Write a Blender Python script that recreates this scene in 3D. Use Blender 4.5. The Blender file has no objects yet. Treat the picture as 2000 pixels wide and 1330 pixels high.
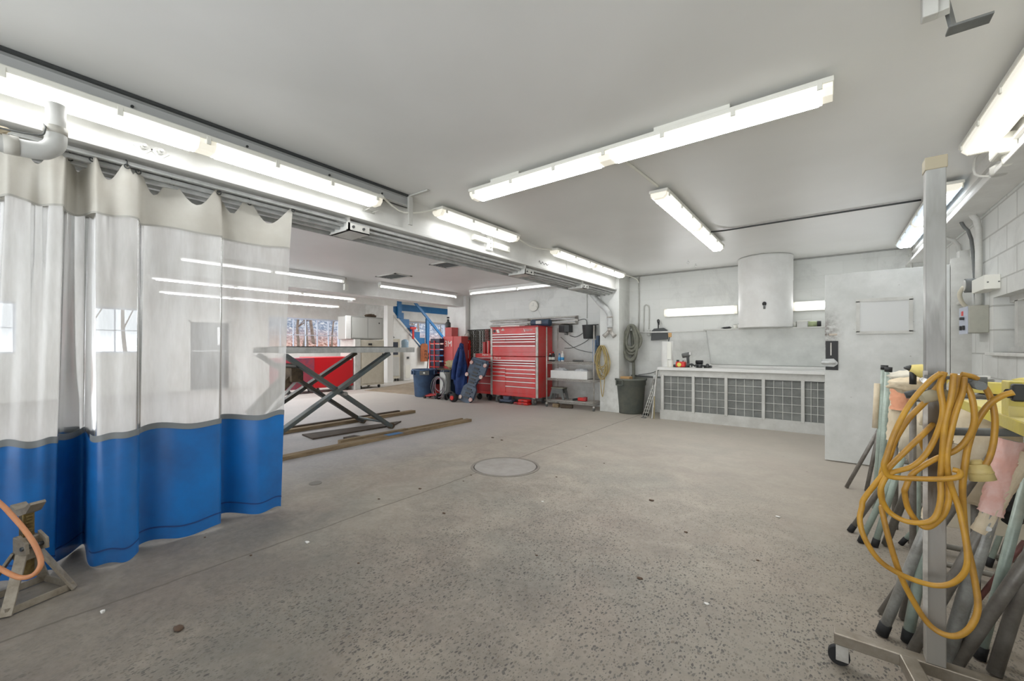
import bpy, bmesh, math, random
from mathutils import Vector, Matrix
random.seed(7)
C = bpy.context.scene.collection
PI = math.pi
# ---------------------------------------------------------------- camera model (metres; floor z=0)
F, H, CX, HY = 814.0, 1.25, 1000.0, 680.0
A = math.atan(615 / F)
RX, RY = math.cos(A), math.sin(A)
def ray(px, py):
    a = (px - CX) / F
    return (-RY + a * RX, RX + a * RY, (HY - py) / F)
def Zp(px, py, z=0.0):
    d = ray(px, py); t = (z - H) / d[2]; return Vector((d[0]*t, d[1]*t, z))
def Yp(px, py, y):
    d = ray(px, py); t = y / d[1]; return Vector((d[0]*t, y, H + d[2]*t))
def Xp(px, py, x):
    d = ray(px, py); t = x / d[0]; return Vector((x, d[1]*t, H + d[2]*t))
# ---------------------------------------------------------------- materials
def lin(c):
    return tuple(((v/255)/12.92 if v/255 <= .04045 else ((v/255+.055)/1.055)**2.4) for v in c) + (1,)
def newmat(name):
    m = bpy.data.materials.new(name); m.use_nodes = True
    nt = m.node_tree; b = nt.nodes['Principled BSDF']
    return m, nt, b
def N(nt, t, **kw):
    n = nt.nodes.new(t)
    for k, v in kw.items():
        if k.startswith('i_'):
            n.inputs[k[2:].replace('_', ' ')].default_value = v
        else: setattr(n, k, v)
    return n
def L(nt, a, b): nt.links.new(a, b)
MATS = {}
def mat(name, rgb, rough=.6, metal=0., dirt=None, dscale=4., damt=.5, bump=0., bscale=40., coat=0., stretch=None):
    if name in MATS: return MATS[name]
    m, nt, b = newmat(name)
    b.inputs['Roughness'].default_value = rough; b.inputs['Metallic'].default_value = metal
    b.inputs['Coat Weight'].default_value = coat
    b.inputs['Base Color'].default_value = lin(rgb)
    tc = N(nt, 'ShaderNodeTexCoord'); src = tc.outputs['Object']
    if stretch:
        mp = N(nt, 'ShaderNodeMapping'); mp.inputs['Scale'].default_value = stretch
        L(nt, src, mp.inputs['Vector']); src = mp.outputs['Vector']
    if dirt:
        no = N(nt, 'ShaderNodeTexNoise', i_Scale=dscale, i_Detail=6., i_Roughness=.65)
        L(nt, src, no.inputs['Vector'])
        r = N(nt, 'ShaderNodeValToRGB'); r.color_ramp.elements[0].position = .5 - .25*damt; r.color_ramp.elements[1].position = .5 + .3*(1.1-damt)+.05
        r.color_ramp.elements[0].color = lin(dirt); r.color_ramp.elements[1].color = lin(rgb)
        L(nt, no.outputs['Fac'], r.inputs['Fac']); L(nt, r.outputs['Color'], b.inputs['Base Color'])
    if bump:
        nb = N(nt, 'ShaderNodeTexNoise', i_Scale=bscale, i_Detail=4.)
        L(nt, src, nb.inputs['Vector'])
        bp = N(nt, 'ShaderNodeBump', i_Strength=bump, i_Distance=.01)
        L(nt, nb.outputs['Fac'], bp.inputs['Height']); L(nt, bp.outputs['Normal'], b.inputs['Normal'])
    MATS[name] = m; return m
WHITE = mat('white_paint', (228,228,225), .55, dirt=(213,212,208), dscale=3, damt=.5)
OFFW = mat('offwhite_paint', (205,205,200), .5, dirt=(182,181,175), dscale=5)
PLAST = mat('white_plastic', (225,224,215), .4)
GALV = mat('galvanised_steel', (205,206,204), .45, .1, dirt=(170,172,170), dscale=9)
STEEL = mat('bare_steel', (160,159,155), .35, .3, dirt=(112,104,94), dscale=9, damt=.7, stretch=(1,1,.25))
CHROME = mat('chrome', (226,226,224), .25, .45)
DKMET = mat('dark_metal', (70,72,72), .5, .5)
BLACK = mat('black_plastic', (28,28,29), .5)
RUBBER = mat('black_rubber', (24,24,25), .75)
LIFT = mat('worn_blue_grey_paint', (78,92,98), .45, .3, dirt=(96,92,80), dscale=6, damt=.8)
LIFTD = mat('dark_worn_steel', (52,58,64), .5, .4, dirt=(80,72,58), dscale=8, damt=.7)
RUST = mat('rusty_steel', (108,92,70), .75, .2, dirt=(66,54,42), dscale=14)
WOOD = mat('weathered_wood', (148,128,98), .8, dirt=(98,80,58), dscale=5, damt=.8, bump=.3, stretch=(6,.6,6))
WOODD = mat('dark_board', (86,72,58), .8, dirt=(60,50,40), dscale=5)
RED = mat('red_enamel', (214,36,38), .35, dirt=(196,84,80), dscale=3, damt=.7, coat=.2)
REDD = mat('deep_red_paint', (178,30,34), .4, dirt=(160,50,50), dscale=6)
REDP = mat('red_plastic', (205,40,34), .4)
ALU = mat('brushed_aluminium', (200,198,192), .4, .35, dirt=(160,154,146), dscale=10)
BLUEP = mat('bright_blue_paint', (34,112,168), .5, dirt=(26,96,150), dscale=5)
BLUEB = mat('blue_grey_bin_plastic', (68,98,134), .6, dirt=(54,76,104), dscale=5)
BLUES = mat('steel_blue_plastic', (62,84,108), .5, dirt=(44,56,72), dscale=8)
NAVY = mat('navy_cloth', (30,62,124), .85, dirt=(18,38,84), dscale=8, bump=.4, bscale=25)
GREENB = mat('dusty_green_bin', (84,90,84), .7, dirt=(108,108,98), dscale=4, damt=.8)
HOSE = mat('grey_hose_rubber', (92,94,84), .75, dirt=(120,120,108), dscale=20)
CORD = mat('yellow_cord', (196,146,42), .45, dirt=(150,108,44), dscale=7, damt=.7)
CORD2 = mat('faded_yellow_cord', (184,166,108), .5, dirt=(150,130,80), dscale=10)
YEL = mat('yellow_paint', (206,188,60), .6, dirt=(190,176,106), dscale=4, damt=.7, bump=.2)
YELT = mat('dusty_yellow_paint', (212,198,112), .75, dirt=(196,184,136), dscale=5, damt=.7, bump=.2, stretch=(1,6,1))
PG = mat('grey_pole_paint', (126,122,115), .36, .15, dirt=(96,90,83), dscale=16, damt=.6)
PG2 = mat('silver_pole', (168,169,164), .32, .2, dirt=(124,122,117), dscale=18, damt=.6)
PGR = mat('pale_green_pole', (176,192,180), .35, .1, dirt=(146,158,148), dscale=14)
PBR = mat('maroon_pole', (128,80,76), .5, .2, dirt=(110,76,70), dscale=18)
def post_mat():
    m, nt, b = newmat('streaked_post_steel'); tc = N(nt, 'ShaderNodeTexCoord'); P = tc.outputs['Object']
    mp = N(nt, 'ShaderNodeMapping'); mp.inputs['Scale'].default_value=(14,14,2.2); L(nt, P, mp.inputs['Vector'])
    sx = N(nt, 'ShaderNodeSeparateXYZ'); L(nt, P, sx.inputs[0])
    n_ = N(nt, 'ShaderNodeTexNoise', i_Scale=2., i_Detail=6.); L(nt, mp.outputs[0], n_.inputs['Vector'])
    ad = N(nt, 'ShaderNodeMath', operation='MULTIPLY_ADD'); L(nt, n_.outputs['Fac'], ad.inputs[0]); ad.inputs[1].default_value=.5; L(nt, sx.outputs['Z'], ad.inputs[2])
    mr = N(nt, 'ShaderNodeMapRange'); L(nt, ad.outputs[0], mr.inputs[0]); mr.inputs[1].default_value=0; mr.inputs[2].default_value=2.2
    r = N(nt, 'ShaderNodeValToRGB'); e = r.color_ramp.elements; e[0].position=0; e[0].color=lin((150,144,134)); e[1].position=1; e[1].color=lin((172,172,168))
    for p_, c_ in ((.30,(140,136,130)),(.40,(150,146,140)),(.46,(86,76,62)),(.60,(92,80,64)),(.63,(140,138,134)),(.72,(120,118,114)),(.78,(156,155,151)),(.88,(134,133,128))):
        x = e.new(p_); x.color = lin(c_)
    L(nt, mr.outputs[0], r.inputs['Fac']); L(nt, r.outputs['Color'], b.inputs['Base Color']); b.inputs['Roughness'].default_value=.35; b.inputs['Metallic'].default_value=.3
    return m
POSTM = post_mat()
CREAM = mat('cream_masking_paper', (226,214,190), .85, dirt=(204,186,156), dscale=9, bump=.5, bscale=14)
PINK = mat('pink_masking_paper', (240,214,208), .85, dirt=(224,172,158), dscale=9, damt=.35, bump=.5, bscale=14)
ORNG = mat('orange_hose', (206,140,92), .5, dirt=(180,118,78), dscale=9)
BEIGE = mat('beige_enamel', (206,202,188), .5, dirt=(190,184,166), dscale=4)
GREYC = mat('light_grey_enamel', (198,199,196), .45, dirt=(184,184,180), dscale=3)
FILT = mat('grey_filter_mesh', (138,140,136), .85, dirt=(108,110,107), dscale=3, bump=.4, bscale=60)
WIRE = mat('pale_wire', (205,205,198), .5, .0)
ORBR = mat('orange_varnished_wood', (168,92,44), .6, dirt=(134,68,32), dscale=6)
TAN = mat('tan_canvas', (178,164,126), .85, dirt=(140,128,92), dscale=8, bump=.5)
GREY = mat('mid_grey_plastic', (112,114,112), .6, dirt=(90,92,90), dscale=8)
DGREY = mat('charcoal_plastic', (58,60,60), .5)
GLASSB = mat('clear_blue_plastic', (150,176,196), .25)
BARK = mat('pale_bark', (150,132,118), .9, dirt=(96,80,70), dscale=5)
CBAND = mat('grey_vinyl_band', (196,194,186), .5, dirt=(182,178,168), dscale=3)
CBLUE = mat('blue_vinyl', (20,112,190), .32, dirt=(36,90,152), dscale=2.2, damt=.7, bump=.3, bscale=5)
SEAM = mat('grey_seam_tape', (120,124,126), .6)
CARD = mat('brown_cardboard', (190,150,100), .85)

def emis(name, rgb, s, bands=False):
    m, nt, b = newmat(name)
    b.inputs['Base Color'].default_value = lin((235,235,228)); b.inputs['Roughness'].default_value = .3
    b.inputs['Emission Color'].default_value = lin(rgb)
    b.inputs['Emission Strength'].default_value = s
    if bands:   # two tubes glowing through a clear wrap, in the lamp's own coordinates; darker at ends and joint
        tc = N(nt, 'ShaderNodeTexCoord'); sx = N(nt, 'ShaderNodeSeparateXYZ'); L(nt, tc.outputs['Object'], sx.inputs[0])
        ab = N(nt, 'ShaderNodeMath', operation='ABSOLUTE'); L(nt, sx.outputs['Y'], ab.inputs[0])
        r = N(nt, 'ShaderNodeValToRGB'); e = r.color_ramp.elements
        e[0].position = 0; e[0].color = (.72,)*3+(1,); e[1].position = .085; e[1].color = (.55,)*3+(1,)
        x = e.new(.03); x.color = (1,)*3+(1,); x = e.new(.055); x.color = (1,)*3+(1,)
        L(nt, ab.outputs[0], r.inputs['Fac'])
        mu = N(nt, 'ShaderNodeMath', operation='MULTIPLY'); mu.inputs[1].default_value = s
        L(nt, r.outputs['Color'], mu.inputs[0])
        L(nt, mu.outputs[0], b.inputs['Emission Strength'])
    return m
LAMP = emis('lit_lamp_wrap', (255,255,250), 1.1, True)
LAMPS_ = emis('lit_lamp_wrap_soft', (255,255,250), .98, True)
LAMPEND = emis('dim_lamp_end', (238,228,205), .55)
LAMPC = emis('cool_lamp_wrap', (206,228,255), 1.15, True)
LAMPW = emis('warm_lamp_wrap', (246,240,226), 1.05, True)
TUBE = emis('lit_tube', (250,252,255), 2.0)

def mix_rgb(nt, fac, a, b, blend='MIX'):
    n = N(nt, 'ShaderNodeMix', data_type='RGBA', blend_type=blend)
    if isinstance(fac, float): n.inputs[0].default_value = fac
    else: L(nt, fac, n.inputs[0])
    for s, i in ((a, 6), (b, 7)):
        if isinstance(s, tuple): n.inputs[i].default_value = s
        else: L(nt, s, n.inputs[i])
    return n.outputs[2]
def math_n(nt, op, a, b=None, c=None):
    n = N(nt, 'ShaderNodeMath', operation=op)
    for s, i in ((a,0),(b,1),(c,2)):
        if s is None: continue
        if isinstance(s, (int,float)): n.inputs[i].default_value = s
        else: L(nt, s, n.inputs[i])
    return n.outputs[0]
def noise(nt, src, scale, detail=4., rough=.6, dist=0.):
    n = N(nt, 'ShaderNodeTexNoise', i_Scale=float(scale), i_Detail=float(detail), i_Roughness=rough, i_Distortion=dist); L(nt, src, n.inputs['Vector'])
    return n.outputs['Fac']
def ramp(nt, fac, stops):
    r = N(nt, 'ShaderNodeValToRGB'); e = r.color_ramp.elements
    e[0].position, e[0].color = stops[0]; e[1].position, e[1].color = stops[-1]
    for p, c in stops[1:-1]:
        x = e.new(p); x.color = c
    L(nt, fac, r.inputs['Fac']); return r.outputs['Color']
g = lambda v: (v,v,v,1)
def floor_mat():
    m, nt, b = newmat('worn_concrete_floor'); tc = N(nt, 'ShaderNodeTexCoord'); P = tc.outputs['Object']
    sx = N(nt, 'ShaderNodeSeparateXYZ'); L(nt, P, sx.inputs[0])
    big = noise(nt, P, .8, 6, .6, .4); med = noise(nt, P, 3.2, 8, .7, .5); fine = noise(nt, P, 26, 6, .7)
    base = ramp(nt, big, [(.3, lin((116,108,97))), (.5, lin((146,137,124))), (.7, lin((164,154,139)))])
    base = mix_rgb(nt, .5, base, ramp(nt, med, [(.36, lin((106,99,89))), (.5, lin((142,133,120))), (.64, lin((170,160,145)))]))
    # faint reddish and greenish patches
    rp = noise(nt, P, 1.3, 4, .55); n2 = N(nt, 'ShaderNodeMapping'); n2.inputs['Location'].default_value = (5,3,0); L(nt, P, n2.inputs['Vector'])
    gp = noise(nt, n2.outputs[0], 1.1, 4, .55)
    base = mix_rgb(nt, math_n(nt, 'MULTIPLY', ramp(nt, rp, [(.48,g(0)),(.66,g(1))]), .35), base, lin((142,124,112)))
    base = mix_rgb(nt, math_n(nt, 'MULTIPLY', ramp(nt, gp, [(.48,g(0)),(.66,g(1))]), .38), base, lin((116,120,112)))
    # paler bluish tint of the middle bay floor
    mb = N(nt, 'ShaderNodeMapRange'); L(nt, sx.outputs['X'], mb.inputs[0]); mb.inputs[1].default_value=-3.6; mb.inputs[2].default_value=-4.6; mb.inputs[3].default_value=0; mb.inputs[4].default_value=.55; mb.clamp=True
    base = mix_rgb(nt, mb.outputs[0], base, lin((196,194,200)))
    base = mix_rgb(nt, .18, base, ramp(nt, fine, [(.3,g(.07)),(.7,g(.45))]))
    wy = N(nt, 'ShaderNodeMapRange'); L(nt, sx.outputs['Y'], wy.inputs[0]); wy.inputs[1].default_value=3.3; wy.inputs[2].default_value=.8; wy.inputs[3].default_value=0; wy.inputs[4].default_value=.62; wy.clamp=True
    base = mix_rgb(nt, wy.outputs[0], base, mix_rgb(nt, 1., base, lin((182,178,172)), 'MULTIPLY'))  # near floor coloured darker, shade painted in towards the viewer
    wx = N(nt, 'ShaderNodeMapRange'); L(nt, sx.outputs['X'], wx.inputs[0]); wx.inputs[1].default_value=-1.2; wx.inputs[2].default_value=.4; wx.inputs[3].default_value=0; wx.inputs[4].default_value=.5; wx.clamp=True
    base = mix_rgb(nt, wx.outputs[0], base, lin((140,128,112)))
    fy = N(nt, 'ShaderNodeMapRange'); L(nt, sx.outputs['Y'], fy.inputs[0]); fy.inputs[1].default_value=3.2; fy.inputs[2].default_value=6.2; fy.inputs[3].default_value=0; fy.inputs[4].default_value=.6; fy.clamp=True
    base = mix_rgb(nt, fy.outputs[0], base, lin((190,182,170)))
    # exposed dark aggregate chips, worn through where the paste has gone
    def chips(scale, loc, thr):
        mp = N(nt, 'ShaderNodeMapping'); mp.inputs['Scale'].default_value=(1.5,.9,1); mp.inputs['Location'].default_value = loc
        nz = N(nt, 'ShaderNodeTexNoise', i_Scale=30.); L(nt, P, nz.inputs['Vector'])
        ad = N(nt, 'ShaderNodeVectorMath', operation='MULTIPLY_ADD'); L(nt, nz.outputs['Color'], ad.inputs[0]); ad.inputs[1].default_value=(.018,)*3; L(nt, P, ad.inputs[2])
        L(nt, ad.outputs[0], mp.inputs['Vector'])
        v = N(nt, 'ShaderNodeTexVoronoi', i_Scale=float(scale), i_Randomness=1.); L(nt, mp.outputs[0], v.inputs['Vector'])
        sc = N(nt, 'ShaderNodeSeparateColor'); L(nt, v.outputs['Color'], sc.inputs[0])
        t = math_n(nt, 'MULTIPLY', sc.outputs[0], thr)
        return math_n(nt, 'LESS_THAN', v.outputs['Distance'], t), sc.outputs[1]
    mask = ramp(nt, noise(nt, P, 1.5, 5, .65, .6), [(.34,g(.1)),(.5,g(1))])
    ny = N(nt, 'ShaderNodeMapRange'); L(nt, sx.outputs['Y'], ny.inputs[0]); ny.inputs[1].default_value=4.6; ny.inputs[2].default_value=2.2; ny.inputs[3].default_value=.0; ny.inputs[4].default_value=1.; ny.clamp=True
    nx = N(nt, 'ShaderNodeMapRange'); L(nt, sx.outputs['X'], nx.inputs[0]); nx.inputs[1].default_value=-2.85; nx.inputs[2].default_value=-2.0; nx.clamp=True
    am = math_n(nt, 'MULTIPLY', math_n(nt, 'MULTIPLY', mask, ny.outputs[0]), nx.outputs[0])
    for sc_, loc, thr, k in ((52,(0,0,0),.5,.85),(80,(2,1,0),.44,.65)):
        ch, rr = chips(sc_, loc, thr)
        base = mix_rgb(nt, math_n(nt, 'MULTIPLY', math_n(nt, 'MULTIPLY', ch, am), k), base, ramp(nt, rr, [(0,lin((50,47,44))),(.6,lin((80,77,72))),(1,lin((104,92,80)))]))
    # control joint along the room, and small dark chips of debris stain
    wob = math_n(nt, 'MULTIPLY', math_n(nt, 'SUBTRACT', noise(nt, P, 2.2, 6, .7), .5), .07)
    dx = math_n(nt, 'ABSOLUTE', math_n(nt, 'ADD', math_n(nt, 'ADD', sx.outputs['X'], 2.80), wob))
    jl = math_n(nt, 'LESS_THAN', dx, .008)
    base = mix_rgb(nt, math_n(nt, 'MULTIPLY', jl, .75), base, lin((92,84,74)))
    vs = N(nt, 'ShaderNodeTexVoronoi', i_Scale=5.5); L(nt, P, vs.inputs['Vector'])
    st = math_n(nt, 'LESS_THAN', vs.outputs['Distance'], .05)
    base = mix_rgb(nt, math_n(nt, 'MULTIPLY', st, .5), base, lin((90,80,70)))
    L(nt, base, b.inputs['Base Color'])
    b.inputs['Roughness'].default_value = .62
    bp = N(nt, 'ShaderNodeBump', i_Strength=.18, i_Distance=.004); L(nt, fine, bp.inputs['Height']); L(nt, bp.outputs[0], b.inputs['Normal'])
    return m
def block_mat(name, axes, bw, bh, c1, mort, bstr=.35, msize=.012, stain=(150,150,146)):
    m, nt, b = newmat(name); tc = N(nt, 'ShaderNodeTexCoord'); P = tc.outputs['Object']
    sx = N(nt, 'ShaderNodeSeparateXYZ'); L(nt, P, sx.inputs[0]); cb = N(nt, 'ShaderNodeCombineXYZ')
    L(nt, sx.outputs[axes[0]], cb.inputs[0]); L(nt, sx.outputs[axes[1]], cb.inputs[1])
    br = N(nt, 'ShaderNodeTexBrick'); L(nt, cb.outputs[0], br.inputs['Vector'])
    br.inputs['Scale'].default_value = 1.; br.inputs['Brick Width'].default_value = bw; br.inputs['Row Height'].default_value = bh
    br.inputs['Mortar Size'].default_value = msize; br.inputs['Mortar Smooth'].default_value = .6
    br.inputs['Color1'].default_value = lin(c1); br.inputs['Color2'].default_value = lin(tuple(v-7 for v in c1)); br.inputs['Mortar'].default_value = lin(mort)
    big = noise(nt, P, 1.6, 8, .7, .5)
    col = mix_rgb(nt, math_n(nt, 'MULTIPLY', ramp(nt, big, [(.52,g(0)),(.75,g(1))]), .45), br.outputs['Color'], lin(stain))
    low = N(nt, 'ShaderNodeMapRange'); L(nt, sx.outputs['Z'], low.inputs[0]); low.inputs[1].default_value=1.7; low.inputs[2].default_value=.2; low.inputs[3].default_value=0; low.inputs[4].default_value=.6; low.clamp=True
    sm = math_n(nt, 'MULTIPLY', low.outputs[0], ramp(nt, noise(nt, P, 2.6, 7, .7), [(.35,g(0)),(.65,g(1))]))
    col = mix_rgb(nt, sm, col, lin((148,146,138)))
    L(nt, col, b.inputs['Base Color']); b.inputs['Roughness'].default_value = .6
    bp = N(nt, 'ShaderNodeBump', i_Strength=bstr, i_Distance=.012)
    hgt = math_n(nt, 'ADD', math_n(nt, 'MULTIPLY', br.outputs['Fac'], -1.), math_n(nt, 'MULTIPLY', noise(nt, P, 22, 5), .35))
    L(nt, hgt, bp.inputs['Height']); L(nt, bp.outputs[0], b.inputs['Normal'])
    return m
def ceil_mat():
    m, nt, b = newmat('painted_ceiling'); tc = N(nt, 'ShaderNodeTexCoord'); P = tc.outputs['Object']
    c = ramp(nt, noise(nt, P, .7, 4, .5, .3), [(.3, lin((220,220,217))), (.7, lin((233,233,231)))])
    L(nt, c, b.inputs['Base Color']); b.inputs['Roughness'].default_value = .42
    mp = N(nt, 'ShaderNodeMapping'); mp.inputs['Scale'].default_value=(1,.25,1); L(nt, P, mp.inputs['Vector'])
    bp = N(nt, 'ShaderNodeBump', i_Strength=.25, i_Distance=.02); L(nt, noise(nt, mp.outputs[0], 2.5, 3), bp.inputs['Height']); L(nt, bp.outputs[0], b.inputs['Normal'])
    return m
def door_mat():
    m, nt, b = newmat('scuffed_door_paint'); tc = N(nt, 'ShaderNodeTexCoord'); P = tc.outputs['Object']
    c = ramp(nt, noise(nt, P, 3.5, 6, .65), [(.35, lin((190,192,188))), (.65, lin((208,209,206)))])
    sx = N(nt, 'ShaderNodeSeparateXYZ'); L(nt, P, sx.inputs[0])
    e = N(nt, 'ShaderNodeMapRange'); L(nt, sx.outputs['X'], e.inputs[0]); e.inputs[1].default_value=.16; e.inputs[2].default_value=.0; e.clamp=True
    z = math_n(nt, 'SUBTRACT', 1., math_n(nt, 'MULTIPLY', math_n(nt, 'ABSOLUTE', math_n(nt, 'SUBTRACT', sx.outputs['Z'], 1.42)), 3.2))
    z = math_n(nt, 'MAXIMUM', z, 0.)
    k = math_n(nt, 'MULTIPLY', math_n(nt, 'MULTIPLY', e.outputs[0], z), ramp(nt, noise(nt, P, 22, 6, .7), [(.35,g(0)),(.6,g(1))]))
    c = mix_rgb(nt, k, c, lin((92,82,74)))
    c = mix_rgb(nt, math_n(nt, 'MULTIPLY', ramp(nt, noise(nt, P, 45, 2), [(.7,g(0)),(.74,g(1))]), .5), c, lin((120,116,110)))
    L(nt, c, b.inputs['Base Color']); b.inputs['Roughness'].default_value=.5
    return m
def hood_mat():
    return mat('dusty_sheet_metal', (224,226,222), .5, 0., dirt=(200,202,198), dscale=2.5, damt=.7)
def vinyl_mat():
    m, nt, b = newmat('cloudy_clear_vinyl'); out = nt.nodes['Material Output']
    tc = N(nt, 'ShaderNodeTexCoord'); P = tc.outputs['Object']
    mp = N(nt, 'ShaderNodeMapping'); mp.inputs['Scale'].default_value=(3,3,.5); L(nt, P, mp.inputs['Vector'])
    d = noise(nt, mp.outputs[0], 2., 5, .6)
    col = ramp(nt, d, [(.3, lin((214,211,205))), (.65, lin((245,245,243)))])
    df = N(nt, 'ShaderNodeBsdfDiffuse'); L(nt, col, df.inputs[0])
    tl = N(nt, 'ShaderNodeBsdfTranslucent'); L(nt, col, tl.inputs[0])
    tr = N(nt, 'ShaderNodeBsdfTransparent'); tr.inputs[0].default_value = (.97,.97,.97,1)
    gl = N(nt, 'ShaderNodeBsdfGlossy', i_Roughness=.18)
    m1 = N(nt, 'ShaderNodeMixShader'); m1.inputs[0].default_value=.5; L(nt, df.outputs[0], m1.inputs[1]); L(nt, tl.outputs[0], m1.inputs[2])
    m2 = N(nt, 'ShaderNodeMixShader'); L(nt, math_n(nt, 'ADD', math_n(nt, 'MULTIPLY', d, -.5), .56), m2.inputs[0])
    L(nt, m1.outputs[0], m2.inputs[1]); L(nt, tr.outputs[0], m2.inputs[2])
    fr = N(nt, 'ShaderNodeFresnel', i_IOR=1.4)
    m3 = N(nt, 'ShaderNodeMixShader'); L(nt, fr.outputs[0], m3.inputs[0]); L(nt, m2.outputs[0], m3.inputs[1]); L(nt, gl.outputs[0], m3.inputs[2])
    nt.nodes.remove(b); L(nt, m3.outputs[0], out.inputs[0]); return m
def glass_mat():
    m, nt, b = newmat('window_glass'); out = nt.nodes['Material Output']
    tr = N(nt, 'ShaderNodeBsdfTransparent'); tr.inputs[0].default_value=(.93,.95,.97,1); gl = N(nt, 'ShaderNodeBsdfGlossy', i_Roughness=.05)
    m3 = N(nt, 'ShaderNodeMixShader'); m3.inputs[0].default_value=.05; L(nt, tr.outputs[0], m3.inputs[1]); L(nt, gl.outputs[0], m3.inputs[2])
    nt.nodes.remove(b); L(nt, m3.outputs[0], out.inputs[0]); return m
def hill_mat():
    m, nt, b = newmat('leaf_litter_and_brush'); tc = N(nt, 'ShaderNodeTexCoord'); P = tc.outputs['Object']
    sx = N(nt, 'ShaderNodeSeparateXYZ'); L(nt, P, sx.inputs[0])
    lo = ramp(nt, noise(nt, P, 7, 8, .8), [(.35, lin((60,46,42))), (.47, lin((150,92,70))), (.55, lin((214,180,166))), (.66, lin((104,86,88)))])
    hi = ramp(nt, noise(nt, P, 5, 8, .8), [(.35, lin((58,72,96))), (.5, lin((110,118,134))), (.62, lin((214,206,198))), (.75, lin((96,84,92)))])
    f = N(nt, 'ShaderNodeMapRange'); L(nt, sx.outputs['Z'], f.inputs[0]); f.inputs[1].default_value=1.6; f.inputs[2].default_value=2.6; f.clamp=True
    L(nt, mix_rgb(nt, f.outputs[0], lo, hi), b.inputs['Base Color']); b.inputs['Roughness'].default_value=1.
    return m
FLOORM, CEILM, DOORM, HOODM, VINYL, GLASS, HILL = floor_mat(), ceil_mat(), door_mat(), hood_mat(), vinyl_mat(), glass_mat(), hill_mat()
BACKW = block_mat('painted_block_back', 'XZ', .40, .20, (220,221,217), (212,213,208), .10, .006)
SIDEW = block_mat('painted_block_side', 'YZ', .42, .2, (212,213,209), (176,176,171), .4, .009)
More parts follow.
